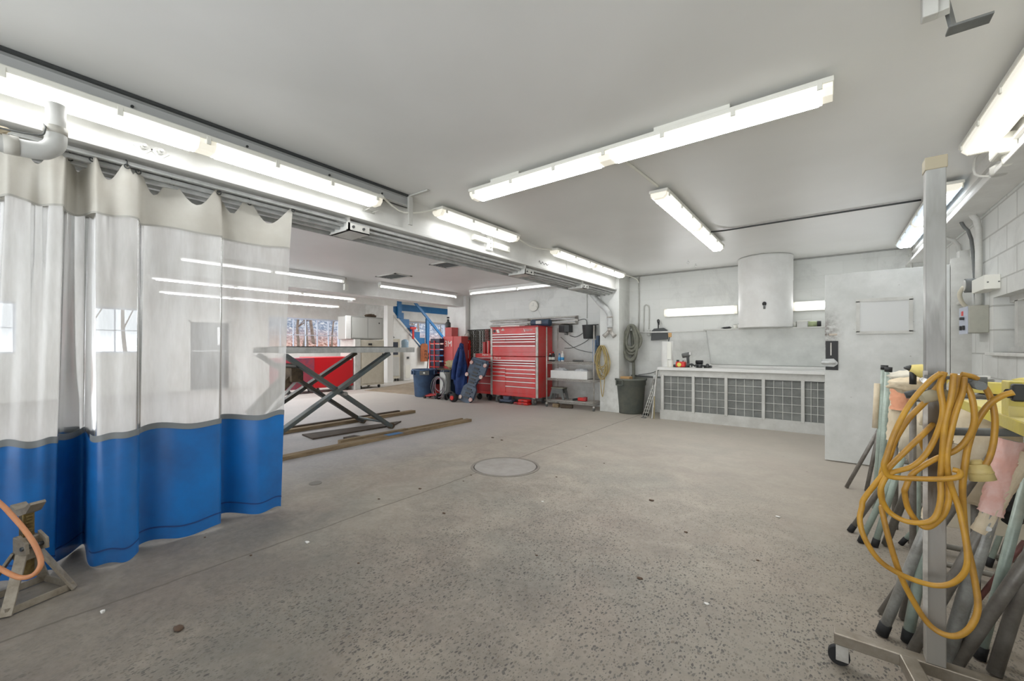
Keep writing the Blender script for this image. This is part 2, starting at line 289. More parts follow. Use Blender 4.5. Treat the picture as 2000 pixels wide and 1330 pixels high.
# ---------------------------------------------------------------- mesh builder
class MB:
    def __init__(s): s.bm = bmesh.new()
    def _new(s, verts, faces, smooth=False):
        vs = [s.bm.verts.new(v) for v in verts]; fs = []
        for f in faces:
            try:
                q = s.bm.faces.new([vs[i] for i in f]); q.smooth = smooth; fs.append(q)
            except ValueError: pass
        return vs, fs
    def box(s, x0, x1, y0, y1, z0, z1, bev=0., M=None):
        v = [(x,y,z) for x in (x0,x1) for y in (y0,y1) for z in (z0,z1)]
        if M is not None: v = [M @ Vector(p) for p in v]
        vs, fs = s._new(v, [(0,1,3,2),(4,6,7,5),(0,4,5,1),(2,3,7,6),(0,2,6,4),(1,5,7,3)])
        if bev > 0:
            es = list({e for f in fs for e in f.edges})
            bmesh.ops.bevel(s.bm, geom=es, offset=bev, segments=2, affect='EDGES', profile=.5)
        return s
    def bar(s, p0, p1, w, h, up=(0,0,1), bev=0.):     # rectangular bar between two points
        p0, p1 = Vector(p0), Vector(p1); d = p1 - p0; ln = d.length; d.normalize(); u = Vector(up)
        sd = d.cross(u)
        if sd.length < 1e-4: sd = d.cross(Vector((1,0,0)))
        sd.normalize(); u = sd.cross(d)
        M = Matrix((d, sd, u)).transposed().to_4x4(); M.translation = p0
        return s.box(0, ln, -w/2, w/2, -h/2, h/2, bev, M)
    def cyl(s, p0, p1, r0, r1=None, n=16, caps=True):
        return s.tube([p0, p1], [r0, r0 if r1 is None else r1], n, caps)
    def tube(s, pts, r, n=10, caps=True, closed=False):
        pts = [Vector(p) for p in pts]; m = len(pts)
        rs = r if isinstance(r, (list, tuple)) else [r]*m
        rings = []; prev = None
        for i, p in enumerate(pts):
            if closed: t = pts[(i+1) % m] - pts[i-1]
            else: t = pts[min(i+1, m-1)] - pts[max(i-1, 0)]
            if t.length < 1e-7: t = Vector((0,0,1))
            t.normalize()
            if prev is None:
                a = Vector((0,0,1)) if abs(t.z) < .9 else Vector((1,0,0)); nrm = t.cross(a).normalized()
            else:
                nrm = prev - t * prev.dot(t)
                nrm = nrm.normalized() if nrm.length > 1e-6 else t.orthogonal().normalized()
            prev = nrm; bn = t.cross(nrm)
            rings.append([s.bm.verts.new(p + (nrm*math.cos(2*PI*k/n) + bn*math.sin(2*PI*k/n))*rs[i]) for k in range(n)])
        rng = range(m) if closed else range(m-1)
        for i in rng:
            a, b = rings[i], rings[(i+1) % m]
            for k in range(n):
                f = s.bm.faces.new((a[k], a[(k+1)%n], b[(k+1)%n], b[k])); f.smooth = True
        if caps and not closed:
            for q in (rings[0][::-1], rings[-1]):
                if len(q) > 2:
                    try: s.bm.faces.new(q)
                    except ValueError: pass
        return s
    def lathe(s, c, prof, n=28, M=None):    # prof: [(r,z)]
        rings = []
        for r, z in prof:
            rg = []
            for k in range(n):
                p = Vector((r*math.cos(2*PI*k/n), r*math.sin(2*PI*k/n), z))
                if M is not None: p = M @ p
                rg.append(s.bm.verts.new(p + Vector(c)))
            rings.append(rg)
        for a, b in zip(rings, rings[1:]):
            for k in range(n):
                f = s.bm.faces.new((a[k], a[(k+1)%n], b[(k+1)%n], b[k])); f.smooth = True
        s.bm.faces.new(rings[0][::-1]); s.bm.faces.new(rings[-1]); return s
    def prism(s, poly, vec):     # closed 3D polygon extruded by a vector
        n = len(poly); v = Vector(vec)
        vs = [Vector(p) for p in poly] + [Vector(p)+v for p in poly]
        s._new(vs, [tuple(range(n))[::-1], tuple(range(n,2*n))] + [(i,(i+1)%n,n+(i+1)%n,n+i) for i in range(n)]); return s
    def ball(s, c, r, sc=(1,1,1), sub=2):
        g_ = bmesh.ops.create_icosphere(s.bm, subdivisions=sub, radius=r)
        for v in g_['verts']: v.co = Vector((v.co.x*sc[0], v.co.y*sc[1], v.co.z*sc[2])) + Vector(c)
        for v in g_['verts']:
            for f in v.link_faces: f.smooth = True
        return s
    def lump(s, c, r, sc=(1,1,1), amp=.25, sub=3, seed=0):
        rnd = random.Random(seed); g_ = bmesh.ops.create_icosphere(s.bm, subdivisions=sub, radius=r)
        from mathutils import noise as mn
        off = Vector((rnd.random()*50, rnd.random()*50, rnd.random()*50))
        for v in g_['verts']:
            k = 1 + amp*mn.noise(v.co*(2.6/r) + off)
            v.co = Vector((v.co.x*sc[0]*k, v.co.y*sc[1]*k, v.co.z*sc[2]*k)) + Vector(c)
            for f in v.link_faces: f.smooth = True
        return s
    def grid(s, rows, smooth=True):
        vs = [[s.bm.verts.new(p) for p in r] for r in rows]
        for a, b in zip(vs, vs[1:]):
            for k in range(len(a)-1):
                f = s.bm.faces.new((a[k], a[k+1], b[k+1], b[k])); f.smooth = smooth
        return s
    def build(s, name, m, parent=None, world=True):
        me = bpy.data.meshes.new(name); bm = s.bm
        bmesh.ops.recalc_face_normals(bm, faces=bm.faces[:])
        o = bpy.data.objects.new(name, me); C.objects.link(o)
        if parent is not None:
            o.parent = parent
            if world:
                Mi = WM(parent).inverted(); bm.transform(Mi)
        else:
            xs = [v.co for v in bm.verts]
            c = Vector(((min(v.x for v in xs)+max(v.x for v in xs))/2, (min(v.y for v in xs)+max(v.y for v in xs))/2, min(v.z for v in xs)))
            if KEEP[0]: c = Vector((0,0,0))
            bm.transform(Matrix.Translation(-c)); o.location = c
        bm.to_mesh(me); bm.free(); me.materials.append(m)
        return o
KEEP = [False]
def WM(o):
    M = Matrix.Translation(o.location) @ o.rotation_euler.to_matrix().to_4x4()
    return (WM(o.parent) @ M) if o.parent else M
def tag(o, label, cat, group=None, kind=None):
    o['label'] = label; o['category'] = cat
    if group: o['group'] = group
    if kind: o['kind'] = kind
    return o
def thing(name, label, cat, loc, rz=0., group=None):
    o = bpy.data.objects.new(name, None); C.objects.link(o); o.empty_display_size = .1
    o.location = loc; o.rotation_euler = (0,0,rz); return tag(o, label, cat, group)
def struct(name, mb, m, parent=None):
    KEEP[0] = True
    o = mb.build(name, m, parent); KEEP[0] = False
    if parent is None: o['kind'] = 'structure'
    return o
def copy_tree(src, loc=None, rz=None, label=None):
    r = src.copy(); C.objects.link(r)
    if loc is not None: r.location = loc
    if rz is not None: r.rotation_euler = (0,0,rz)
    if label: r['label'] = label
    for ch in [o for o in C.objects if o.parent == src]:
        c = ch.copy(); C.objects.link(c); c.parent = r
        for g2 in [o for o in C.objects if o.parent == ch]:
            d = g2.copy(); C.objects.link(d); d.parent = c
    return r
def text(name, s, size, M, m, parent, ext=.001):
    cu = bpy.data.curves.new(name, 'FONT'); cu.body = s; cu.size = size; cu.extrude = ext; cu.align_x = 'CENTER'; cu.align_y = 'CENTER'
    t = bpy.data.objects.new(name, cu); C.objects.link(t)
    bpy.context.view_layer.update()
    me = bpy.data.meshes.new_from_object(t.evaluated_get(bpy.context.evaluated_depsgraph_get()))
    bpy.data.objects.remove(t); me.transform(WM(parent).inverted() @ M); me.materials.append(m); me.name = name
    o = bpy.data.objects.new(name, me); C.objects.link(o); o.parent = parent; return o
def front(x, y, z, shear=0.):   # text lying in a wall-like plane facing -Y
    M = Matrix.Translation((x,y,z)) @ Matrix.Rotation(PI/2, 4, 'X')
    S = Matrix.Identity(4); S[0][1] = shear
    return M @ S
def smooth(pts, k=6, closed=False):
    P = [Vector(p) for p in pts]; n = len(P); out = []
    rg = range(n) if closed else range(n-1)
    for i in rg:
        if closed: a,b,c,d = P[i-1],P[i],P[(i+1)%n],P[(i+2)%n]
        else: a,b,c,d = P[max(i-1,0)],P[i],P[i+1],P[min(i+2,n-1)]
        for j in range(k):
            t = j/k
            out.append(.5*((2*b)+(c-a)*t+(2*a-5*b+4*c-d)*t*t+(3*b-a-3*c+d)*t**3))
    if not closed: out.append(P[-1])
    return out
# ================================================================ SETTING
XL, XR, YB = -3.25, 1.10, 8.20
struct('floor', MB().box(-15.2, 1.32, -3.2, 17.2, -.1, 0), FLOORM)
struct('ceiling', MB().box(XL-.22, 1.3, -3.0, 8.4, 2.70, 2.8), CEILM)
struct('ceiling', MB().box(-7.95, XL-.22, -3.0, 8.4, 2.63, 2.8), CEILM)
struct('ceiling', MB().box(-15.2, -7.95, -3.0, 17.2, 3.3, 3.4), CEILM)
struct('wall_back', MB().box(-7.6, 1.3, YB, 8.4, 0, 2.75), BACKW)
def holed(mb, ax, a0, a1, u0, u1, z0, z1, holes):
    us = sorted({u0,u1,*[h[0] for h in holes],*[h[1] for h in holes]}); zs = sorted({z0,z1,*[h[2] for h in holes],*[h[3] for h in holes]})
    for i in range(len(us)-1):
        for j in range(len(zs)-1):
            uc, zc = (us[i]+us[i+1])/2, (zs[j]+zs[j+1])/2
            if any(h[0]<uc<h[1] and h[2]<zc<h[3] for h in holes): continue
            if ax == 'x': mb.box(a0,a1,us[i],us[i+1],zs[j],zs[j+1])
            else: mb.box(us[i],us[i+1],a0,a1,zs[j],zs[j+1])
    return mb
struct('wall_right', holed(MB(), 'x', XR, 1.32, -3.0, YB, 0, 2.75, [(3.5,5.16,1.216,1.668)]), SIDEW)
# blocked-up window in the right wall
w = struct('window_1', MB().box(1.19,1.24,3.5,5.16,1.216,1.262).box(1.19,1.24,3.5,5.16,1.622,1.668).box(1.19,1.24,4.98,5.05,1.26,1.63).box(1.19,1.24,3.5,3.56,1.26,1.63), OFFW)
struct('blank_panel', MB().box(1.225,1.25,3.5,5.16,1.22,1.66), OFFW, w)
struct('sill', MB().box(1.06,1.2,3.45,5.2,1.19,1.216,.004), OFFW, w)
# steel beam along the right wall
struct('trim_1', MB().box(.955,1.10,-3.0,YB,2.46,2.70).box(.90,1.10,-3.0,YB,2.425,2.46,.004).box(.93,.956,-3,YB,2.56,2.585), WHITE)
# header beam over the wide opening, with its bottom flange
struct('trim_2', MB().box(XL-.2,XL-.02,-3.0,7.66,2.40,2.70).box(XL-.24,XL+.012,-3.0,7.66,2.375,2.402,.004).box(XL-.03,XL-.005,5.75,5.80,2.40,2.68), WHITE)
tr = struct('trim_3', MB().box(XL-.27,XL-.235,-3.0,7.66,2.285,2.375).box(XL-.36,XL-.345,-3,7.66,2.27,2.375).box(XL-.36,XL-.235,-3,7.66,2.36,2.376), GALV)
tr2 = MB()
for dx, z in ((-.05,2.34),(-.10,2.315),(-.16,2.30),(-.21,2.335)): tr2.box(XL+dx-.014,XL+dx+.014,-3,7.66,z-.012,z+.012,.003)
struct('rail', tr2, GALV, tr)
# pier between the bays
struct('trim_4', MB().box(-3.60,-3.20,7.66,YB,0,2.70,.006), BACKW)
# second beam and its column
struct('trim_5', MB().box(-7.95,-7.70,-3.0,8.05,2.36,3.3).box(-7.98,-7.67,-3.0,8.05,2.345,2.372,.004), WHITE)
struct('trim_6', MB().box(-7.98,-7.62,8.05,8.40,0,3.3,.006).box(-8.45,-7.98,8.2,8.4,0,3.3), WHITE)
# far bay shell
wh = [(12.15,14.45,.95,2.44),(-.45,.78,1.12,2.33),(1.93,3.02,1.12,2.33),(6.25,8.86,1.12,2.33),(4.05,5.13,0,2.07)]
struct('wall_left', holed(MB(), 'x', -15.2, -15.0, -3.0, 17.2, 0, 3.35, wh), WHITE)
struct('wall_far', MB().box(-15.2,-7.6,17.0,17.2,0,3.35), WHITE)
struct('wall_side', MB().box(-7.8,-7.6,8.4,17.2,0,3.35), WHITE)
struct('wall_partition', MB().box(-15.0,-13.5,9.94,10.04,0,3.3), OFFW)
struct('wall_front', MB().box(-15.2,-14.0,-3.2,-3.0,0,3.35).box(-8.1,-7.6,-3.2,-3.0,0,3.35).box(-3.7,-3.0,-3.2,-3.0,0,2.8), WHITE)
ca,cb_,cz=Xp(756,700,-12.6).y,Xp(768,700,-12.6).y,Xp(762,597,-12.6).z
struct('trim_7', MB().box(-12.82,-12.6,ca+.02,cb_,0,cz+.02,.006), mat('column_white',(236,236,234),.5)); struct('trim_15', MB().box(-12.85,-12.55,Xp(687,597,-12.6).y,cb_+.12,cz,3.3,.004), WHITE)
struct('trim_16', MB().box(-13.56,-13.46,9.94,10.06,0,3.3), WHITE)
def window_x(name, x, y0, y1, z0, z1, ny, nz, ax='x'):
    m = MB(); t = .045
    def b(u0,u1,a,c,d=.05):
        if ax=='x': m.box(x-.1-d/2,x-.1+d/2,u0,u1,a,c)
        else: m.box(u0,u1,x+.1-d/2,x+.1+d/2,a,c)
    b(y0,y1,z0,z0+t,.1); b(y0,y1,z1-t,z1,.1); b(y0,y0+t,z0,z1,.1); b(y1-t,y1,z0,z1,.1)
    for i in range(1,ny):
        u = y0+(y1-y0)*i/ny; b(u-.014,u+.014,z0,z1)
    for j in range(1,nz):
        q = z0+(z1-z0)*j/nz; b(y0,y1,q-.012,q+.012)
    w = struct(name, m, mat('window_frame_paint',(206,216,232),.5))
    p = MB()
    if ax=='x': p.box(x-.103,x-.099,y0+.02,y1-.02,z0+.02,z1-.02)
    else: p.box(y0+.02,y1-.02,x+.099,x+.103,z0+.02,z1-.02)
    struct('pane', p, GLASS, w)
window_x('window_2', -15.0, 6.25, 8.86, 1.12, 2.33, 6, 2)
window_x('window_3', -15.0, 1.93, 3.02, 1.12, 2.33, 2, 2)
window_x('window_4', -15.0, -.45, .78, 1.12, 2.33, 2, 2)
window_x('window_5', -15.0, 12.15, 14.45, .95, 2.44, 2, 1)
d = struct('door_1', MB().box(-15.12,-15.06,4.09,5.09,.01,2.03,.004), mat('dark_grey_door',(74,76,84),.5))
struct('door_frame', MB().box(-15.15,-14.97,4.05,4.09,0,2.07).box(-15.15,-14.97,5.09,5.13,0,2.07).box(-15.15,-14.97,4.05,5.13,2.03,2.07), WHITE, d)
struct('window_lite', MB().box(-15.07,-15.045,4.80,4.90,1.35,1.9), emis('daylight_lite',(235,240,250),1.2), d)
struct('push_bar', MB().box(-15.05,-15.0,4.15,5.03,1.14,1.19,.01), mat('pale_push_bar',(190,192,196),.4), d)
# outside
hb = MB(); rows=[]
for i in range(26):
    x = -15.6 - i*.8; rows.append([Vector((x, -14+j*1.5, -.1+(max(0,i-1)*.27+.35*math.sin(i*1.3+j*.9)*(i>1))*min(1,max(.15,((-14+j*1.5)/max(1,-x)-.30)/.09)))) for j in range(30)])
hb.grid(rows); hl = hb.build('hillside', HILL); hl['kind']='structure'
def tree(x, y, z, h, lean, r, sd):
    rn = random.Random(sd); t = tag(bpy.data.objects.new('bare_tree', None), 'bare leafless tree on the leaf-covered slope outside the far windows', 'tree', 'bare trees outside the windows'); C.objects.link(t); t.location=(x,y,z)
    pts = [Vector((x,y,z-.3))]
    for k in range(1,7): pts.append(Vector((x+lean[0]*k/6+rn.uniform(-.08,.08), y+lean[1]*k/6+rn.uniform(-.1,.1), z+h*k/6)))
    MB().tube(smooth(pts,3), [r*(1-.8*i/18) for i in range(19)], 8).build('trunk', BARK, t)
    m = MB()
    for k in range(9):
        a = pts[rn.randint(2,5)]; q = a+Vector((rn.uniform(-.6,.6), rn.uniform(-1.2,1.2), rn.uniform(.3,1.3))); e = q+Vector((rn.uniform(-.3,.3), rn.uniform(-.7,.7), rn.uniform(.1,.8)))
        m.tube([a,q,e],[r*.35,r*.2,r*.07],5)
    m.build('branches', BARK, t)
for k,(x,y,lean,r) in enumerate([(-17.5,8.3,(0,.5),.07),(-18.4,9.3,(0,-.3),.05),(-20.2,9.9,(0,.7),.07),(-21.5,11.2,(0,-.9),.09),(-18.6,10.6,(0,.3),.045),(-24,8.9,(0,.4),.09),(-17.6,2.2,(0,.4),.06),(-19.4,3.6,(0,-.4),.07),(-18,.3,(0,.3),.07),(-18.5,15.2,(.2,0),.05),(-20.5,17.4,(-.3,.2),.07),(-17.3,16.1,(.3,0),.035),(-23,18.6,(0,.3),.08)]):
    z = -.1+max(0,(-15.6-x)/.8-1)*.27*(1 if y>6 else .15)
    tree(x,y,z,5.5,lean,r,k)
# ================================================================ LIGHTS
def wrap_light(label, cx, cy, cz, ln, rz=0., w=.15, m=LAMP, halves=2, box=None, group=None, rx=0.):
    t = thing('ceiling_light', label, 'ceiling light', (cx,cy,cz), rz, group)
    t.rotation_euler = (rx,0,rz)
    h = ln/2
    def prof(x0,x1,ww,z0,z1,rr=.03):
        return [(x0,-ww/2,z1),(x0,-ww/2,z0+rr),(x0,-ww/2+rr,z0),(x0,ww/2-rr,z0),(x0,ww/2,z0+rr),(x0,ww/2,z1)], (x1-x0,0,0)
    hb_ = MB(); hb_.box(-h,h,-w/2-.008,w/2+.008,.058,.085,.004); hb_.box(-h+.1,h-.1,-w/2+.02,w/2-.02,.084,.098)
    if box:
        for (a,b) in box: hb_.box(a,b,-.06,.06,.09,.12)
    hb_.build('housing', PLAST, t, False)
    segs = [(-h+.05, h-.05)] if halves==1 else [(-h+.05,-.045),(.045,h-.05)]
    for a,b in segs:
        p, v = prof(a,b,w,0,.06); MB().prism(p,v).build('diffuser', m, t, False)
    if halves==2:
        p, v = prof(-.045,.045,w-.004,.002,.06); MB().prism(p,v).build('joint_cover', LAMPEND, t, False)
    for sx_ in (-1,1):
        p, v = prof(sx_*(h-.05), sx_*(h-.005), w-.01, .006, .06); MB().prism(p,v).build('end_cap', LAMPEND, t, False)
    nl = max(3,int(ln/.42))
    for i in range(nl+1):
        x = -h+.06+(ln-.12)*i/nl
        for s_ in (-1,1): MB().box(x-.012,x+.012,s_*(w/2+.004)-.006,s_*(w/2+.004)+.006,.03,.075,.002).build('latch', PLAST, t, False)
    return t
ZL = 2.582
wrap_light('long lit ceiling lamp running across the middle of the near room', -1.26, 2.81, ZL, 2.58, 0., box=[(-1.05,-.75),(.35,.8)])
wrap_light('long lit ceiling lamp pointing at the flue above the bench', -1.20, 5.03, ZL, 2.56, PI/2)
wrap_light('long lit lamp at the top left running along the beam over the curtain', -3.14, .93, 2.485, 2.56, PI/2, m=LAMPS_)
wrap_light('short lit lamp on the beam, above the small junction plates', -3.13, 3.55, ZL, 1.32, PI/2, halves=1, m=LAMPS_)
wrap_light('lit lamp on the beam nearest to the back corner pier', -3.10, 6.33, ZL, 2.5, PI/2, w=.13, m=LAMPS_)
wrap_light('large lit lamp at the top right corner beside the right wall beam', .83, 2.95, ZL, 2.56, PI/2, m=LAMPW, halves=1, w=.17)
wrap_light('cooler bluish and cream lamp near the back right corner behind the post', .83, 6.34, ZL, 2.55, PI/2, m=LAMPC, w=.17)
for lab, x0, x1 in (('wall lamp left of the flue over the bench',-2.49,-1.24),('wall lamp right of the flue, partly behind the door',-.46,.80)):
    t = wrap_light('lit '+lab, (x0+x1)/2, 8.10, 1.925, x1-x0, 0., w=.14, halves=1); t.rotation_euler=(PI/2*-1,0,0); t.location=((x0+x1)/2, 8.105, 1.925)
def strip_light(label, p0, p1, tubes=1, n=2, group=None, depth=.06, refl=False):
    p0, p1 = Vector(p0), Vector(p1); c = (p0+p1)/2; ln = (p1-p0).length; rz = math.atan2(p1.y-p0.y, p1.x-p0.x)
    t = thing('strip_light', label, 'strip light', c, rz, group); h = ln/2
    MB().box(-h,h,-.055,.055,.03,depth+.03,.004).build('channel', WHITE, t, False)
    for k in range(tubes):
        y = 0 if tubes==1 else (-.05+.1*k)
        for i in range(n):
            a = -h+.02+i*ln/n; MB().cyl((a+.02,y,.005),(a+ln/n-.06,y,.005),.019,n=10).build('tube', TUBE, t, False)
    m = MB()
    for i in range(n+1):
        x = -h+i*ln/n; m.box(x-.012,x+.012,-.07 if tubes>1 else -.025,.07 if tubes>1 else .025,-.02,.035,.003)
    m.build('lamp_holders', PLAST, t, False)
    if refl: MB().prism([(-h,-.12,.0),(-h,-.05,.05),(-h,.05,.05),(-h,.12,.0),(-h,.11,.0),(-h,.045,.042),(-h,-.045,.042),(-h,-.11,0)],(ln,0,0)).build('reflector', OFFW, t, False)
    return t
a=Zp(749,559,2.53); b=Zp(907,579,2.53)
strip_light('lit tube lamp on the second beam, ending at the far back corner', (-7.45,a.y,2.538), (-7.45,b.y,2.538))
strip_light('lit tube lamp running along the top of the clock wall', (Zp(888,570,2.53).x,7.3,2.538),(-4.0,7.3,2.538))
strip_light('lit lamp with a white box hanging at its end, left of the tube lamps', (-7.5,1.9,2.538),(-7.5,4.5,2.538))
wb = thing('junction_box','small white box hanging under the end of the left strip lamp','junction box',(-7.5,4.3,2.40)); MB().box(-7.53,-7.47,4.50,4.58,2.38,2.50,.006).build('body',PLAST,wb); MB().cyl((-7.5,4.54,2.5),(-7.5,4.54,2.631),.012).build('stem',PLAST,wb)
strip_light('upper lit tube lamp over the far windows', (-10.9,2.3,2.66),(-10.9,6.9,2.66), n=3)
strip_light('lower double tube lamp over the far windows', (-13.0,2.9,2.62),(-13.0,7.6,2.62), tubes=2, n=3)
strip_light('lit tube lamp seen through the curtain, high up', (-5.3,.1,2.538),(-5.3,1.7,2.538), n=2)
strip_light('lit tube lamp seen through the curtain in the far bay', (-9.3,.2,2.66),(-9.3,3.0,2.66), n=3)
for dy in (0,):
    pass
# suspended rods for far bay lamps
m = MB()
for x,y in ((-10.9,2.6),(-10.9,4.6),(-10.9,6.6)): m.cyl((x,y,2.74),(x,y,3.3),.01,n=6)
for o in [o for o in C.objects if o.get('label')=='upper lit tube lamp over the far windows']: m.build('hanger_rods', PLAST, o)
m = MB()
for x,y in ((-13,3.2),(-13,5.2),(-13,7.3)): m.cyl((x,y,2.70),(x,y,3.3),.01,n=6)
for o in [o for o in C.objects if o.get('label')=='lower double tube lamp over the far windows']: m.build('hanger_rods', PLAST, o)
m = MB()
for x,y in ((-9.3,.5),(-9.3,2.6)): m.cyl((x,y,2.74),(x,y,3.3),.01,n=6)
for o in [o for o in C.objects if o.get('label')=='lit tube lamp seen through the curtain in the far bay']: m.build('hanger_rods', PLAST, o)
# actual lamps that carry most of the light, just under each fixture, plus one added far-bay light without a fixture
def area(x, y, z, sx, sy, e, rot=(0,0,0), col=(.98,.99,1)):
    l = bpy.data.lights.new('lamp_and_fill_glow','AREA'); l.shape='RECTANGLE'; l.size=sx; l.size_y=sy; l.energy=e; l.color=col
    o = bpy.data.objects.new('lamp_and_fill_glow', l); C.objects.link(o); o.location=(x,y,z); o.rotation_euler=rot; o.visible_camera=True
    return o
def pair(x,y,z,ln,along,e,w_=.085,col=(.98,.99,1)):
    seg=ln/2-.13
    for k in (-1,1):
        d_=k*(ln/4)
        if along=='x': area(x+d_,y,z,seg,w_,e/2,col=col)
        else: area(x,y+d_,z,w_,seg,e/2,col=col)
pair(-1.26,2.81,ZL-.003,2.58,'x',28); pair(-1.20,5.03,ZL-.003,2.56,'y',32)
pair(-3.14,.93,2.482,2.56,'y',6); pair(-3.13,3.55,ZL-.003,1.32,'y',4); pair(-3.10,6.33,ZL-.003,2.5,'y',8,.07)
pair(.83,2.95,ZL-.003,2.56,'y',11,.1,(1,.98,.94)); pair(.83,6.34,ZL-.003,2.55,'y',12,.1,(.9,.95,1))
area(-1.86,8.10,1.925,1.1,.08,6,(-PI/2,0,0)); area(.17,8.10,1.925,1.1,.08,4,(-PI/2,0,0))
for x_,y_,l_,al,e_ in ((-7.45,6.41,2.33,'y',30),(-5.42,7.3,2.8,'x',38),(-7.5,3.2,2.5,'y',28),(-5.3,.9,1.55,'y',16)):
    for k in (-1,1):
        d_=k*l_/4
        if al=='x': area(x_+d_,y_,2.531,l_/2-.10,.03,e_/2)
        else: area(x_,y_+d_,2.531,.03,l_/2-.10,e_/2)
area(-10.9,4.6,2.64,.05,4.4,90); area(-13.0,5.25,2.60,.09,4.4,90); area(-9.3,1.6,2.64,.05,2.7,60); area(-11,13,3.2,2.5,.3,160)  # last light is added fill with no fixture, brightens the stair end
# ================================================================ CEILING DETAILS
def vent(label, c):
    t = thing('ceiling_vent', label, 'ceiling vent', c, 0, 'vents in the middle bay ceiling')
    w_, d_ = .30,.20
    m = MB(); m.box(-w_,w_,-d_,-d_+.04,-.012,0).box(-w_,w_,d_-.04,d_,-.012,0).box(-w_,-w_+.04,-d_,d_,-.012,0).box(w_-.04,w_,-d_,d_,-.012,0); m.build('frame', OFFW, t, False)
    m = MB()
    for i in range(5):
        y = -d_+.06+i*.062; m.box(-w_+.04,w_-.04,y,y+.02,-.012,-.004)
    m.build('slats', GREY, t, False)
    MB().box(-w_+.03,w_-.03,-d_+.03,d_-.03,-.003,-.0005).build('backing', DKMET, t, False)
vent('slatted ceiling vent farther from the clock wall lamp, left one', (-6.62,5.0,2.63)); vent('slatted ceiling vent nearer the header beam, right one', (-4.93,4.85,2.63))
def tubeobj(name, pts, r, m, label, cat, group=None, n=8, parent=None, k=5):
    o = MB().tube(smooth(pts,k) if k else pts, r, n).build(name, m, parent)
    if label: tag(o, label, cat, group)
    return o
tubeobj('conduit', [(-1.25,2.95,2.690),(-1.22,3.4,2.690),(-1.20,3.74,2.690)], .011, PLAST, 'thin white conduit joining the two long ceiling lamps', 'conduit')
tubeobj('conduit', [(-1.11,5.45,2.65),(-.95,5.62,2.685),(-.5,5.62,2.688),(.73,5.62,2.688)], .009, DKMET, 'thin dark cable crossing the ceiling to the right wall lamp', 'cable', k=4)
tubeobj('conduit', [(-3.13,4.22,2.66),(-3.14,4.6,2.60),(-3.12,5.05,2.65)], .009, PLAST, 'white cable sagging between two lamps on the beam', 'cable')
tubeobj('conduit', [(-3.13,2.22,2.60),(-3.16,2.5,2.52),(-3.13,2.88,2.64)], .009, PLAST, 'white cable linking the curtain lamp to the short beam lamp', 'cable')
tubeobj('conduit', [(-3.11,7.6,2.66),(-3.0,8.0,2.62),(-3.0,8.17,2.55)], .010, PLAST, 'white cable from the last beam lamp to the back wall pipe', 'cable')
# grey strip painted as a shadow line where ceiling meets the back wall
struct('trim_8', MB().box(-3.2,.955,8.17,8.2,2.68,2.70), mat('shadow_line_paint',(150,150,146),.6))
for k,(px,py) in enumerate(((1344,512),(1359,519))):
    p = Zp(px,py,2.66); m = MB().cyl((p.x,p.y,2.7),(p.x,p.y,2.67),.004,n=6)
    m.tube([(p.x+.018*math.cos(a), p.y, 2.652+.018*math.sin(a)) for a in [i*PI/6 for i in range(11)]], .004, 6)
    tag(m.build('ceiling_hook', CHROME), 'small metal eye hook in the ceiling left of the flue', 'hook', 'eye hooks in the ceiling')
# door track channel and strap above the left lamp
t = thing('door_track','grey steel channel hung along the ceiling above the left lamp','track',(-3.20,.5,2.62))
MB().box(-3.235,-3.215,-2.9,2.62,2.60,2.695).box(-3.235,-3.17,-2.9,2.62,2.60,2.61).box(-3.235,-3.17,-2.9,2.62,2.685,2.695).build('channel', mat('track_grey',(190,191,190),.5), t)
MB().box(-3.17,-3.145,2.55,2.60,2.42,2.695,.003).box(-3.19,-2.9,2.56,2.59,2.685,2.697).build('hanger_strap', OFFW, t)
MB().box(-3.175,-3.15,-2.9,2.58,2.683,2.698).build('dark_lip', DKMET, t)
m = MB()
for y in (.6,1.2,1.8,2.3): m.cyl((-3.214,y,2.65),(-3.205,y,2.65),.008,n=8)
m.build('bolts', DKMET, t)
# junction plates on header
for lab,(y0,y1,z0,z1) in {'flat white plate left on the beam under the short lamp':(3.55,3.78,2.50,2.56),'flat white plate right on the beam under the short lamp':(3.92,4.22,2.47,2.54)}.items():
    t = thing('junction_plate',lab,'plate',(XL,(y0+y1)/2,z0)); MB().box(XL-.02,XL+.03,y0,y1,z0,z1,.004).build('plate',PLAST,t)
    m=MB()
    for y in (y0+.03,y1-.03): m.cyl((XL+.03,y,(z0+z1)/2),(XL+.036,y,(z0+z1)/2),.008,n=8)
    m.build('screws',OFFW,t)
t = thing('bracket','small bolted bracket between the two plates on the beam','bracket',(XL,3.85,2.44)); MB().box(XL-.02,XL+.012,3.80,3.90,2.43,2.60,.003).build('plate',WHITE,t)
m=MB()
for z in (2.47,2.52,2.57): m.ball((XL+.018,3.86,z),.013,sub=1)
m.build('bolts',OFFW,t)
for k,px in enumerate((281,314)):
    p = Xp(px,[286,296][k],XL); t = thing('anchor_bolt', ['left','right'][k]+'most of two white anchor bolts on the beam above the curtain','bolt',(XL,p.y,p.z))
    MB().prism([(XL-.02,p.y-.045,p.z),(XL-.02,p.y,p.z-.045),(XL-.02,p.y+.045,p.z),(XL-.02,p.y,p.z+.045)],(.008,0,0)).build('plate',WHITE,t)
    MB().cyl((XL-.015,p.y,p.z),(XL+.012,p.y,p.z),.017,n=6).cyl((XL+.01,p.y,p.z),(XL+.03,p.y,p.z),.008,n=8).build('nut',OFFW,t)
